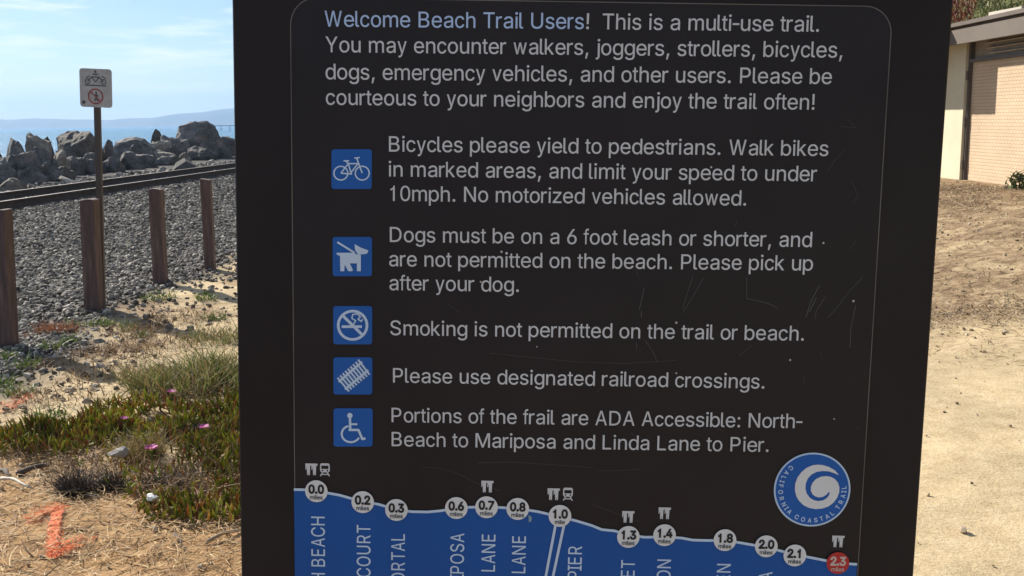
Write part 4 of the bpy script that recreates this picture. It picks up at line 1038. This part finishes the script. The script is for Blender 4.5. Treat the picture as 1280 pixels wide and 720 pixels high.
# ice plant flowers
M_PET = island('magenta_petal', [(0, (0.50, 0.07, 0.33)), (1, (0.68, 0.16, 0.45))], .6, .2)
M_EYE = simple('flower_eye', (0.75, 0.60, 0.25), .7)
FLOWERS = [(216, 503, .022, .11, 'faded pink flower at the upper edge of the ice plant mat'), (157, 536, .019, .10, 'small pink flower left of the tan tuft'),
           (257, 549, .022, .10, 'pink flower nearest to the board'), (191, 580, .026, .12, 'bright magenta flower, lowest of the four')]
for px, py, r_, hh_, lab in FLOWERS:
    x, y = G(px, py + 9); hh_ *= .9
    fl = empty('flower', (x, y, float(height(x, y)) + hh_), RNG.uniform(0, 6))
    tag(fl, lab, 'flower', 'ice plant flowers')
    n = 34
    a = np.linspace(0, 2 * np.pi, n, endpoint=False)
    d = np.stack([np.cos(a), np.sin(a), RNG.uniform(.2, .7, n)], 1); d /= np.linalg.norm(d, axis=1)[:, None]
    V, F_ = strips(np.zeros((n, 3)), d, RNG.uniform(.85, 1.1, n) * r_ * 1.25, np.full(n, r_ * .26), np.zeros((n, 3)), 2, .7)
    link('petals', np_mesh('petals', V, F_), M_PET, fl)
    bm = bmesh.new(); bmesh.ops.create_uvsphere(bm, u_segments=10, v_segments=6, radius=r_ * .32)
    link('flower_eye', bm_mesh('flower_eye', bm, True), M_EYE, fl)
    bm = bmesh.new(); tube(bm, [(0, 0, -hh_), (.004, .002, -hh_ / 2), (0, 0, 0)], .004, 6)
    link('stem', bm_mesh('stem', bm), M_WEED, fl)

# stone, shell and sticks
def stick(pxa, pya, pxb, pyb, r0, r1, mat_, lab, lift=.012, kink=.02):
    a = on_ground(pxa, pya); b_ = on_ground(pxb, pyb)
    a.z = float(height(a.x, a.y)) + lift; b_.z = float(height(b_.x, b_.y)) + lift
    pts_ = []; k = 6
    for i in range(k + 1):
        t = i / k
        q = a.lerp(b_, t) - a
        q += Vector((0, 0, 1)) * (math.sin(t * math.pi) * kink * .6) + Vector((.3, 1, 0)) * (math.sin(t * 5.1 + pxa) * kink * .5 * math.sin(math.pi * t))
        pts_.append(q)
    bm = bmesh.new(); tube(bm, pts_, [r0 + (r1 - r0) * i / k for i in range(k + 1)], 7)
    o = link('stick', bm_mesh('stick', bm, True), mat_); o.location = a
    return tag(o, lab, 'stick')
M_STK = simple('dark_bark', (0.10, 0.075, 0.06), .85, .3, 20)
M_PALE = simple('bleached_wood', (0.60, 0.53, 0.43), .75, .15, 20)
M_TWIG = simple('tan_twig', (0.36, 0.27, 0.18), .8, .2, 20)
stick(22, 596, 62, 583, .016, .008, M_STK, 'dark thick stick lying on the ground at the far left')
stick(0, 604, 40, 618, .009, .005, M_PALE, 'pale bleached stick at the left edge of the photo', .02)
stick(258, 682, 300, 663, .008, .006, M_TWIG, 'tan straight twig on the straw by the foot of the board')
stick(195, 490, 226, 467, .005, .003, M_TWIG, 'thin tan twig leaning on the largest grass clump', .05, .05)
stick(218, 672, 228, 689, .006, .004, M_STK, 'short dark twig lying on the straw left of the tan straight twig')
stick(0, 592, 14, 600, .014, .01, M_STK, 'dark stub of wood at the left edge of the photo above the pale stick')
def lump(name, px, py, size, mat_, lab, cat, seed, flat_=(1, .8, .5), lift=0.0, rz=0):
    x, y = G(px, py)
    o = link(name, rock_mesh(name, seed, 3, 12, .06), mat_)
    o.data.transform(Matrix.Diagonal(Vector((size * flat_[0], size * flat_[1], size * flat_[2], 1))))
    o.rotation_euler = (0.15, 0.1, rz)
    o.location = (x, y, float(height(x, y)) + size * flat_[2] * .5 + lift)
    return tag(o, lab, cat)
lump('stone', 148, 583, .055, simple('grey_stone', (0.30, 0.275, 0.25), .85, .25, 30), 'rounded grey stone behind the dark dead weeds', 'stone', 4, (1, .8, .7), .05)
lump('white_stone', 193, 640, .027, simple('white_stone', (0.85, 0.83, 0.78), .6, .06, 20), 'smooth white oblong stone in the lower ice plant', 'stone', 5, (1.5, .8, .7), .055, .35)
lump('clod', 54, 697, .018, M_STK, 'small dark clod left of the orange zigzag mark', 'clod', 6)
lump('clod', 8, 557, .03, simple('pale_clod', (0.52, 0.44, 0.34), .9), 'pale clod at the left edge under the ice plant', 'clod', 8)
for (px, py, s_, lab) in ((1178, 253, .06, 'dark clod on the bare ground near the cream pillar, left of its neighbour'), (1200, 248, .06, 'dark clod near the foot of the door, right of its neighbour'),
                          (1256, 279, .07, 'dark clod on the slope below the door plant')):
    lump('clod', px, py, s_, M_STK, lab, 'clod', int(px), (1.3, .8, .5), float(height(*G(px, py))) * 0)

# sprayed survey marks on the ground: a speckled coat of paint following the soil
m, nt, b = mat_new('orange_spray_paint')
v = coords(nt, 'Object')
b.inputs['Roughness'].default_value = .8
nt.links.new(ramp(nt, noise_tex(nt, v, 16, 4), [(.3, (.52, .085, .008)), (.7, (.66, .15, .025))]), b.inputs['Base Color'])
at = nt.nodes.new('ShaderNodeAttribute'); at.attribute_name = 'coat'
mm = nt.nodes.new('ShaderNodeMath'); mm.operation = 'ADD'
nt.links.new(at.outputs['Fac'], mm.inputs[0]); nt.links.new(noise_tex(nt, v, 70, 4, .8), mm.inputs[1])
nt.links.new(ramp(nt, mm.outputs[0], [(.86, 0.0), (1.0, 1.0)]), b.inputs['Alpha'])
def spray(px_pts, w, strength, lab):
    if not hasattr(strength, '__len__'): strength = [strength] * (len(px_pts) - 1)
    gp = [on_ground(*q) for q in px_pts]
    x0, x1 = min(q.x for q in gp) - w, max(q.x for q in gp) + w
    y0, y1 = min(q.y for q in gp) - w, max(q.y for q in gp) + w
    xs_ = np.arange(x0, x1, .008); ys_ = np.arange(y0, y1, .012)
    X, Y = np.meshgrid(xs_, ys_)
    D = np.zeros(X.shape)
    for a, c_, s_ in zip(gp[:-1], gp[1:], strength):
        ex, ey = c_.x - a.x, c_.y - a.y
        t = np.clip(((X - a.x) * ex + (Y - a.y) * ey) / (ex * ex + ey * ey + 1e-9), 0, 1)
        D = np.maximum(D, s_ * (1 - sstep(w * .2, w, np.hypot(X - a.x - t * ex, Y - a.y - t * ey))))
    Z = height(X, Y).copy()
    for i in np.ndindex(Z.shape):
        Z[i] += 0.016 * noise.fractal(Vector((X[i] * 2.2, Y[i] * 2.2, 0.3)), 1.0, 2.0, 4) + .012 + .006 * noise.noise(Vector((X[i] * 60, Y[i] * 60, 3)))
    idx = np.arange(X.size).reshape(X.shape)
    ox, oy = gp[0].x, gp[0].y
    me = np_mesh('spray_mark', np.stack([X.ravel() - ox, Y.ravel() - oy, Z.ravel()], 1),
                 np.stack([idx[:-1, :-1].ravel(), idx[:-1, 1:].ravel(), idx[1:, 1:].ravel(), idx[1:, :-1].ravel()], 1), True)
    attr(me, 'coat', D.ravel())
    o = link('spray_mark', me, m); o.location = (ox, oy, 0)
    tag(o, lab, 'paint mark')
    # straws that caught the paint
    n = int(len(px_pts) * 34)
    k = RNG.integers(0, len(gp) - 1, n); t = RNG.uniform(0, 1, n)
    gx_ = np.array([[q.x, q.y] for q in gp])
    p_ = gx_[k] * (1 - t)[:, None] + gx_[k + 1] * t[:, None] + RNG.normal(0, w * .38, (n, 2))
    z_ = height(p_[:, 0], p_[:, 1]) + RNG.uniform(.012, .034, n)
    V, F_ = strips(np.stack([p_[:, 0] - ox, p_[:, 1] - oy, z_], 1), flatdirs(n), RNG.uniform(.02, .05, n), RNG.uniform(.002, .004, n), np.zeros((n, 3)), 2, .6)
    c_ = link('painted_straw', np_mesh('painted_straw', V, F_), M_ORST, o); c_['kind'] = 'stuff'
M_ORST = island('orange_straw', [(0, (.58, .08, .006)), (1, (.78, .16, .02))], .8)
spray([(38, 660), (56, 648), (74, 643), (68, 668), (66, 697), (84, 690), (100, 682)], .050, (.36, .42, .55, .55, .46, .42), 'orange sprayed zigzag mark on the straw at the lower left')
spray([(2, 512), (18, 506), (34, 497)], .085, .42, 'faint orange sprayed patch on pale sand at the left edge')

# plants by the door and on the slope behind the building
def bush(name, loc, rx, ry, rz_, n, leaf, mat_, lab, cat, group=None):
    a = updirs(n, 1.0); r_ = RNG.uniform(.35, 1, n) ** .6
    root = np.stack([a[:, 0] * r_ * rx, a[:, 1] * r_ * ry, np.abs(a[:, 2]) * r_ * rz_], 1)
    d = updirs(n, .9)
    V, F_ = strips(root, d, RNG.uniform(.7, 1.4, n) * leaf, RNG.uniform(.3, .6, n) * leaf, np.stack([RNG.normal(0, .3, n), RNG.normal(0, .3, n), -RNG.uniform(0, .4, n)], 1), 2, .3)
    o = empty(name, loc); tag(o, lab, cat, group)
    f_ = link('foliage', np_mesh('foliage', V, F_), mat_, o); f_['kind'] = 'stuff'
    bm = bmesh.new()
    for k in range(5): tube(bm, [(0, 0, -.05), (RNG.uniform(-.3, .3) * rx, RNG.uniform(-.3, .3) * ry, rz_ * .4), (RNG.uniform(-.7, .7) * rx, RNG.uniform(-.7, .7) * ry, rz_ * .85)], [.012, .008, .004], 5)
    link('stem', bm_mesh('stem', bm), M_STK, o)
    return o
M_LEAF = island('dark_green_leaf', [(0, (.035, .055, .018)), (.6, (.075, .11, .032)), (1, (.14, .18, .06))], .5, .2)
M_SLOPE = island('slope_green_leaf', [(0, (.055, .075, .022)), (.5, (.125, .145, .045)), (.8, (.20, .20, .07)), (1, (.22, .16, .075))], .6, .2)
M_SLOPER = island('slope_red_leaf', [(0, (.12, .03, .025)), (.5, (.22, .06, .04)), (1, (.16, .12, .04))], .6, .2)
q = on_ground(1272, 238, .5)
bush('door_plant', (q.x, q.y, float(height(q.x, q.y))), .17, .17, .22, 130, .085, M_LEAF, 'small dark green plant on the bare ground in front of the patterned door', 'plant')
n = 85000
x = RNG.uniform(10.9, 18.5, n); y = np.where(np.arange(n) < 60000, RNG.uniform(6, 46, n), RNG.uniform(46, 120, n))
red = (np.array([noise.noise(Vector((a * .5, c_ * .35, 8))) for a, c_ in zip(x, y)]) > .18)
z = height(x, y)
root = np.stack([x, y, z + RNG.uniform(0, .22, n)], 1)
for nm, sel, mt, lab in (('slope_plants', ~red, M_SLOPE, 'green ground cover plants on the slope behind the flat roof'), ('red_slope_plants', red, M_SLOPER, 'reddish ground cover plants on the slope behind the flat roof')):
    k = int(sel.sum())
    V, F_ = strips(root[sel], updirs(k, .7), RNG.uniform(.15, .38, k), RNG.uniform(.03, .075, k), np.stack([RNG.normal(0, .3, k), RNG.normal(0, .3, k), -RNG.uniform(0, .5, k)], 1), 3, .3)
    tag(link(nm, np_mesh(nm, V, F_), mt), lab, 'ground cover', kind='stuff')
# ------------------------------------------------------------------ the trail board
ZB = Vector((0.033, 0.040, 0.9986)).normalized()
XB = Vector((0.9993, -0.0187, -0.0322)); XB = (XB - ZB * XB.dot(ZB)).normalized()
YB = ZB.cross(XB)                                     # into the board, away from the reader
OB = Vector((0.077, 1.085, 1.42))
board = bpy.data.objects.new('trail_sign', None)
COL.objects.link(board)
board.matrix_world = Matrix(((XB.x, YB.x, ZB.x, OB.x), (XB.y, YB.y, ZB.y, OB.y), (XB.z, YB.z, ZB.z, OB.z), (0, 0, 0, 1)))
tag(board, 'large dark brown trail rules board with white lettering and a blue trail profile', 'sign')
def B(px, py):
    """a point of the board's face in its own metres"""
    d = ray(px, py)
    t = (OB - CAM).dot(YB) / d.dot(YB)
    p = CAM + d * t - OB
    return (p.dot(XB), p.dot(ZB))
PX = 1.1 / FPX * 1.0                                   # metres per photo pixel on the board, near enough

def print_mat(name, col, rough=.5, wear=.06, spec=.18):
    m, nt, b = mat_new(name)
    v = coords(nt, 'Object')
    c = ramp(nt, noise_tex(nt, v, 7, 6, .6), [(.3, tuple(q * (1 - wear) for q in col)), (.7, tuple(min(1, q * (1 + wear)) for q in col))])
    nt.links.new(c, b.inputs['Base Color'])
    b.inputs['Roughness'].default_value = rough
    b.inputs['Specular IOR Level'].default_value = spec
    return m
M_BOARD = simple('dark_brown_board', (0.0175, 0.0152, 0.0185), .55, .22, 5, bstr=.05, spec=.2)
M_PANEL = print_mat('black_brown_print', (0.0195, 0.0175, 0.0225), .45, .14, .2)
M_WHITE = print_mat('white_print', (0.60, 0.645, 0.72))
M_HEAD = print_mat('pale_blue_print', (0.43, 0.60, 0.95))
M_BLUE = print_mat('blue_print', (0.013, 0.096, 0.40))
M_TILE = print_mat('tile_blue_print', (0.018, 0.120, 0.48))
M_PBLUE = print_mat('light_blue_print', (0.54, 0.71, 0.97))
M_DISC = print_mat('disc_white_print', (0.71, 0.765, 0.83))
M_INK = print_mat('black_print', (0.022, 0.022, 0.026))
M_RED = print_mat('red_print', (0.50, 0.045, 0.045))
M_PALERED = print_mat('pale_on_red_print', (0.62, 0.50, 0.48))
M_LINE = print_mat('border_print', (0.15, 0.145, 0.14), .5, .3)
M_SCR = print_mat('scratched_bare', (0.11, 0.11, 0.118), .6, .3)
M_CHIP = print_mat('chipped_bare', (0.50, 0.49, 0.47), .6)

bm = bmesh.new(); box(bm, -.3765, .3765, .0, .042, -.98, .395, .004, None, 3)
backboard = link('backboard', bm_mesh('backboard', bm), M_BOARD, board)
for s_ in (-.22, .22):
    bm = bmesh.new(); box(bm, s_ - .045, s_ + .045, .0425, .132, -1.75, .15, .006)
    link('support_post', bm_mesh('support_post', bm), M_POST, board)
L_TOP = .3005
P0, T0 = fill2d([rrect(-.3145, -.93, .3135, L_TOP, .028, 8)])
panel = sheet('print_panel', P0, T0, .0012, M_PANEL, board)
shape('border_line', [rrect(-.3149, -.9304, .3139, L_TOP + .0004, .0284, 8), rrect(-.3139, -.9294, .3129, L_TOP - .0006, .0276, 8)[::-1]], .0016, M_LINE, panel)

def line_text(s, xa, ya, xb, yb, cap, parent, mat_, level=.0018, name='lettering', bold=0.0):
    a, c_ = Vector(B(xa, ya)), Vector(B(xb, yb))
    d = (c_ - a); L = d.length; d /= L
    g0, gl = glyph(s[0]), glyph(s[-1])
    l0 = min(q[0] for cc in g0[1] for q in cc); le = gl[0] - max(q[0] for cc in gl[1] for q in cc)
    W = text_width(s) - l0 - le
    sx_ = L / (W * cap)
    org = a - d * l0 * cap * sx_
    V, T = text_tris(s, org, d, cap, sx_, bold)
    return V, T
def para(lines, cap_px, parent=None, mat_=None, name='text_block', bold=0.004):
    Vs, Ts, base = [], [], 0
    for ln in lines:
        V, T = line_text(ln[0], *ln[1:], cap_px * PX, parent, mat_, bold=bold)
        Vs.append(V); Ts.append(T + base); base += len(V)
    return sheet(name, np.concatenate(Vs), np.concatenate(Ts), .0020, mat_ or M_WHITE, parent or panel)

CAP = 18.6
para([("Welcome Beach Trail Users", 406.5, 33.4, 729.5, 36.6)], CAP, mat_=M_HEAD, name='heading')
para([("!", 732.5, 36.6, 736, 36.7), ("This is a multi-use trail.", 753, 36.9, 1022.8, 40.0),
      ("You may encounter walkers, joggers, strollers, bicycles,", 407.5, 65.4, 1052, 72.3),
      ("dogs, emergency vehicles, and other users. Please be", 407.5, 99.2, 1038.7, 105.2),
      ("courteous to your neighbors and enjoy the trail often!", 408, 131, 1017.3, 137.2)], CAP, name='welcome_text')
para([("Bicycles please yield to pedestrians. Walk bikes", 486.6, 189.4, 1034.4, 195.0), ("in marked areas, and limit your speed to under", 486.3, 220.5, 1020, 226.6),
      ("10mph. No motorized vehicles allowed.", 488.4, 250.9, 932, 256.9)], CAP, name='bicycle_rule')
para([("Dogs must be on a 6 foot leash or shorter, and", 487.7, 302.2, 1014, 308.6), ("are not permitted on the beach. Please pick up", 486.9, 332.5, 1015.2, 338.0),
      ("after your dog.", 487.2, 362.3, 648.5, 364.6)], CAP, name='dog_rule')
para([("Smoking is not permitted on the trail or beach.", 488.2, 418.4, 1004, 425.4)], CAP, name='smoking_rule')
para([("Please use designated railroad crossings.", 491.6, 477.6, 954.8, 485.2)], CAP, name='crossing_rule')
para([("Portions of the frail are ADA Accessible: North-", 489.8, 527, 1002, 534.7), ("Beach to Mariposa and Linda Lane to Pier.", 489.9, 557, 960, 564.2)], CAP, name='access_rule')

def tile_frame(x0, y0, x1, y1):
    """maps unit coordinates (0..1, y up) into the tile"""
    a = Vector(B(x0, y1)); r_ = Vector(B(x1, y1)) - a; u_ = Vector(B(x0, y0)) - a
    return lambda pts_: [tuple(a + r_ * p[0] + u_ * p[1]) for p in pts_]
TL = [(414.8, 186.6, 465.0, 236.2), (416.2, 296.0, 465.2, 345.0), (417.0, 382.2, 465.4, 430.0), (417.2, 446.2, 465.6, 492.6), (417.4, 509.8, 466.0, 557.6)]
def icon(tl, contours, nm):
    f_ = tile_frame(*tl)
    t_ = shape('icon_tile', [f_(rrect(0, 0, 1, 1, .07))], .0020, M_TILE, board)
    shape(nm, [f_(c_) for c_ in contours], .0026, M_PBLUE, t_)
w_ = .035
icon(TL[0], ring(.235, .40, .155, .19, 36) + ring(.765, .40, .155, .19, 36) + stroke([(.235, .40), (.42, .64), (.66, .64), (.46, .38), (.235, .40)], w_)
     + stroke([(.36, .70), (.42, .64), (.50, .36)], w_) + stroke([(.30, .71), (.44, .71)], w_) + stroke([(.765, .40), (.64, .74), (.63, .78), (.57, .78)], w_) + stroke([(.63, .785), (.70, .79)], w_), 'bicycle_symbol')
icon(TL[1], [ccw([(.10, .60), (.56, .60), (.60, .56), (.72, .55), (.72, .13), (.62, .13), (.62, .33), (.44, .33), (.52, .16), (.50, .13), (.40, .13), (.31, .30), (.30, .13), (.20, .13), (.19, .52), (.11, .55)]),
             ccw([(.56, .82), (.72, .73), (.91, .66), (.88, .58), (.80, .56), (.64, .56), (.57, .68)])] + stroke([(.12, .87), (.56, .60)], .05), 'dog_symbol')
smk = [(.52, .52), (.58, .62), (.48, .68), (.50, .78), (.62, .80), (.70, .72), (.64, .66), (.72, .60), (.76, .66)]
icon(TL[2], ring(.50, .50, .335, .405, 44) + stroke([(.24, .76), (.76, .24)], .075) + [ccw([(.22, .43), (.74, .43), (.74, .50), (.22, .50)])] + stroke(smk, .035), 'no_smoking_symbol')
rr1, rr2 = ((.14, .34), (.74, .88)), ((.30, .14), (.90, .66))
ctr = stroke(list(rr1), .06) + stroke(list(rr2), .06)
for k in range(9):
    t = .06 + k * .11
    p0 = Vector(rr1[0]).lerp(Vector(rr1[1]), t); p1 = Vector(rr2[0]).lerp(Vector(rr2[1]), t)
    dd = (p1 - p0) * .42
    ctr += stroke([tuple(p0 - dd), tuple(p1 + dd)], .048)
icon(TL[3], ctr, 'railroad_symbol')
arc = [(.445 + .235 * math.cos(rad(a)), .335 + .215 * math.sin(rad(a))) for a in range(105, 335, 12)]
icon(TL[4], [circle(.42, .815, .07, 24)] + stroke([(.42, .78), (.43, .44), (.64, .44), (.74, .20), (.82, .22)], .062) + stroke([(.42, .59), (.61, .59)], .052) + stroke(arc, .052) + [circle(.42, .44, .035, 12)], 'wheelchair_symbol')

# trail profile
TOP = [(368, 611), (382, 611.3), (396.2, 612.8), (425, 618), (454, 626.2), (474, 629.5), (496.3, 636.3), (515, 638.6), (535, 639), (552, 637.4), (570.5, 633.8), (608.4, 632.3), (647.4, 634.8),
       (672, 638.5), (700, 645), (720, 650), (740, 656), (752, 661), (768, 662.5), (785.1, 668), (806, 670.5), (830.3, 670.0), (852, 671.5), (865, 674), (885, 674.6), (905.7, 674.2), (930, 678.3),
       (957, 683), (975, 687.5), (992.7, 692), (1020, 697.3), (1046.4, 702.7), (1070.5, 704.3)]
tp = [B(*q) for q in TOP]
xl, xr = tp[0][0], tp[-1][0]
band = shape('trail_map', [ccw(tp + [(xr, -.90), (xl, -.90)])], .0020, M_BLUE, board)
shape('trail_line', stroke(tp, 3.4 * PX) , .0026, M_PBLUE, band)
pa, pb = B(695.3, 650), B(682, 720); pc, pd = B(706, 650), B(691, 720)
ext = lambda a, c_: (a[0] + (c_[0] - a[0]) * 3.2, a[1] + (c_[1] - a[1]) * 3.2)
shape('pier_lines', stroke([pa, ext(pa, pb)], 3.4 * PX) + stroke([pc, ext(pc, pd)], 3.4 * PX), .0030, M_PBLUE, band)
R_ = 14.5 * PX
MARKS = [("0.0", 396.2, 612.8), ("0.2", 454, 626.4), ("0.3", 496, 636.2), ("0.6", 570.7, 633.8), ("0.7", 608.3, 632.8), ("0.8", 647.2, 634.9), ("1.0", 699.8, 643.6), ("1.3", 785.1, 669.8),
         ("1.4", 830.2, 667.6), ("1.8", 905.5, 673.8), ("2.0", 957.0, 681.5), ("2.1", 992.6, 692.9), ("2.3", 1046.2, 702.4)]
for s, px, py in MARKS:
    cx, cy = B(px, py)
    redm = s == "2.3"
    mk = shape('mile_marker', [circle(cx, cy, R_, 40)], .0034, M_RED if redm else M_DISC, board)
    cap = 10.8 * PX
    W = text_width(s) * cap * .95
    V, T = text_tris(s, (cx - W / 2, cy - 2.6 * PX), (1, 0), cap, .95, 0.07)
    sheet('mile_number', V, T, .0040, M_PALERED if redm else M_INK, mk)
    s2 = "mile" if s == "1.0" else "miles"
    cap = 5.2 * PX; W = text_width(s2) * cap
    V, T = text_tris(s2, (cx - W / 2, cy - 10.6 * PX), (1, 0), cap, 1.0, 0.02)
    sheet('unit_lettering', V, T, .0040, M_PALERED if redm else M_INK, mk)

def unit_at(px, py, w, h):
    cx, cy = B(px, py)
    return lambda pts_: [(cx + (p[0] - .5) * w * PX, cy + (p[1] - .5) * h * PX) for p in pts_]
def restroom(px, py):
    f_ = unit_at(px, py, 16, 16)
    for o_ in (.26, .74):
        cs = [ccw([(o_ - .25, .80), (o_ + .25, .80), (o_ + .25, .98), (o_ - .25, .98)]), ccw([(o_ - .11, .02), (o_ - .02, .02), (o_, .30), (o_ + .02, .02), (o_ + .11, .02), (o_ + .14, .82), (o_ - .14, .82)]),
               ccw([(o_ - .24, .46), (o_ - .18, .46), (o_ - .12, .82), (o_ - .24, .82)])]
        shape('restroom_figure', [f_(c_) for c_ in cs], .0020, M_WHITE, panel)
def train(px, py):
    f_ = unit_at(px, py, 13, 17)
    cs = [rrect(.02, .30, .98, 1.0, .18), rrect(.14, .56, .86, .82, .05)[::-1], circle(.25, .43, .075, 12)[::-1], circle(.75, .43, .075, 12)[::-1]]
    cs += stroke([(.28, .30), (.05, .0)], .10) + stroke([(.72, .30), (.95, .0)], .10) + stroke([(.2, .14), (.8, .14)], .08)
    shape('train_symbol', [f_(c_) for c_ in cs], .0020, M_WHITE, panel)
for q in ((389.8, 586), (609.3, 607.5), (692, 617), (785, 645.3), (830.5, 640.8), (1047, 676)): restroom(*q)
for q in ((406.6, 586.5), (709.8, 617)): train(*q)

PLACES = [("NORTH BEACH", 406.5, 643.5), ("DIJE COURT", 463.5, 654.5), ("EL PORTAL", 506.5, 665.5), ("MARIPOSA", 580.5, 665), ("LINDA LANE", 619.5, 665.2), ("CORTO LANE", 657.5, 667.3), ("PIER", 727.5, 680),
          ("T-STREET", 793.5, 698.5), ("CANON", 838.5, 697), ("LASUEN", 913, 702.5), ("RIVIERA", 965, 713)]
for s, px, py in PLACES:
    bx, by = B(px, py)
    cap = 17.6 * PX
    W = text_width(s) * cap * .83
    V, T = text_tris(s, (bx, by - W), (0, 1), cap, .83, 0.004)
    sheet('place_name', V, T, .0026, M_PBLUE, band)

# round emblem
ex, ey = B(1014.3, 611.2)
k = PX * 1.02
em = shape('coastal_emblem', [circle(ex, ey, 47.6 * k, 72)], .0026, M_PBLUE, board)
shape('emblem_disc', [circle(ex, ey, 45.4 * k, 72)], .0030, M_TILE, em)
SW = [(580, 250), (545, 212), (500, 188), (460, 176), (420, 172), (378, 178), (335, 198), (298, 232), (270, 275), (256, 325), (257, 375), (270, 420), (292, 455), (325, 487), (370, 508), (420, 516), (470, 510),
      (515, 492), (550, 462), (575, 425), (588, 380), (586, 340), (574, 308), (552, 282), (520, 264), (485, 258), (445, 264), (410, 282), (385, 312), (374, 345), (376, 375), (390, 402), (412, 418), (440, 425),
      (470, 419), (494, 402), (508, 382), (518, 384), (514, 404), (498, 428), (472, 446), (438, 453), (402, 447), (370, 428), (346, 398), (334, 360), (335, 318), (348, 280), (375, 248), (412, 228), (455, 220), (500, 222), (545, 236)]
shape('wave_swirl', [ccw([(ex + (x - 386) / 6 * k, ey - (y - 368) / 6 * k) for x, y in SW])], .0034, M_DISC, em)
Vs, Ts, base = [], [], 0
s = "CALIFORNIA COASTAL TRAIL"
cap = 5.6 * k; rr0 = 42.2 * k
tot = text_width(s, .20) * cap * .95
ang = rad(130); step_ = rad(243) / tot
for ch in s:
    adv = (.30 if ch == ' ' else glyph(ch)[0]) + .20
    if ch != ' ':
        am = ang + step_ * adv * cap * .95 / 2
        d = (-math.sin(am), math.cos(am))
        o_ = (ex + rr0 * math.cos(am) - d[0] * adv * cap * .45, ey + rr0 * math.sin(am) - d[1] * adv * cap * .45)
        V, T = text_tris(ch, o_, d, cap, .95, .03)
        Vs.append(V); Ts.append(T + base); base += len(V)
    ang += step_ * adv * cap * .95
sheet('emblem_lettering', np.concatenate(Vs), np.concatenate(Ts), .0034, M_PBLUE, em)

# wear: scratches and chips in the print
SCR = [[(805, 360), (801, 378), (799, 387)], [(802, 388), (801, 396)], [(866, 345), (857, 372), (853, 386)], [(879, 348), (863, 375), (853, 391)], [(933, 346), (933, 373), (948, 376), (962, 380), (972, 385)],
       [(1024, 356), (1013, 377), (1007, 396)], [(1020, 372), (1011, 390)], [(1031, 371), (1020, 388), (1018, 398)], [(1078, 346), (1060, 365), (1046, 384), (1034, 397)], [(1069, 382), (1063, 410), (1062, 434)],
       [(795, 428), (796, 436)], [(806, 425), (815, 438), (822, 453)], [(612, 441), (660, 446), (720, 452), (780, 454), (846, 450)], [(527, 583), (550, 585), (572, 591), (595, 603), (625, 613)],
       [(597, 578), (640, 577), (700, 581), (738, 584)], [(748, 588), (775, 588), (800, 586)], [(1058, 185), (1042, 202), (1034, 214)], [(1064, 226), (1072, 244), (1066, 254)], [(1060, 150), (1070, 160), (1050, 158)],
       [(1070, 300), (1062, 312)], [(740, 630), (768, 640), (800, 652)], [(878, 520), (905, 540)], [(560, 380), (575, 390)]]
for i in range(11):
    r_ = random.Random(i)
    x, y = r_.uniform(700, 1085), r_.uniform(60, 560)
    a = r_.uniform(0, 3.1); L = r_.uniform(5, 22)
    SCR.append([(x, y), (x + L * .5 * math.cos(a) + r_.uniform(-2, 2), y + L * .5 * math.sin(a)), (x + L * math.cos(a), y + L * math.sin(a))])
cs = []
for i, ln in enumerate(SCR):
    cs += stroke([B(*q) for q in ln], (.8 if i in (0, 1, 5, 6, 9) else .5 if i < 12 else .3) * PX)
shape('scratch_marks', cs, .0015, M_SCR, panel)
CH = [(845, 403, 1.5), (1028.5, 303.5, 1.3), (987, 449.5, 1.3), (1066, 376, 1.5), (888.5, 209, 1.3), (627, 314.5, 1.5), (845, 466, 1.2), (1042, 523, 1.0), (601, 352, 1.2), (906, 466, .8), (671, 433, .9)]
shape('chips', [circle(*B(x, y), r_ * PX, 10) for x, y, r_ in CH], .0022, M_CHIP, panel)
bx, by = B(662, 646)
shape('stain', [ccw([(bx + (x) * PX, by + y * PX) for x, y in ((-2, 3), (1, 2.5), (3, 0), (2, -5), (-1, -6), (-1, -1))])], .0028, print_mat('pale_stain', (0.25, 0.38, 0.47)), band)
# a hook of lost print that makes one letter read oddly is part of the lettering itself

# ------------------------------------------------------------------ air
bm = bmesh.new(); box(bm, -6400, 3000, -700, 6300, -60, 160)
hz = link('haze', bm_mesh('haze', bm))
hm = bpy.data.materials.new('sea_haze'); hm.use_nodes = True
hn = hm.node_tree.nodes; hl = hm.node_tree.links
hn.clear()
ho = hn.new('ShaderNodeOutputMaterial'); pv = hn.new('ShaderNodeVolumePrincipled')
pv.inputs['Color'].default_value = (0.38, 0.64, 1.0, 1)
pv.inputs['Density'].default_value = HAZE_DENSITY
pv.inputs['Anisotropy'].default_value = 0.2
hl.new(pv.outputs[0], ho.inputs['Volume'])
hz.data.materials.append(hm)
tag(hz, 'thin pale sea haze', 'haze', kind='stuff')
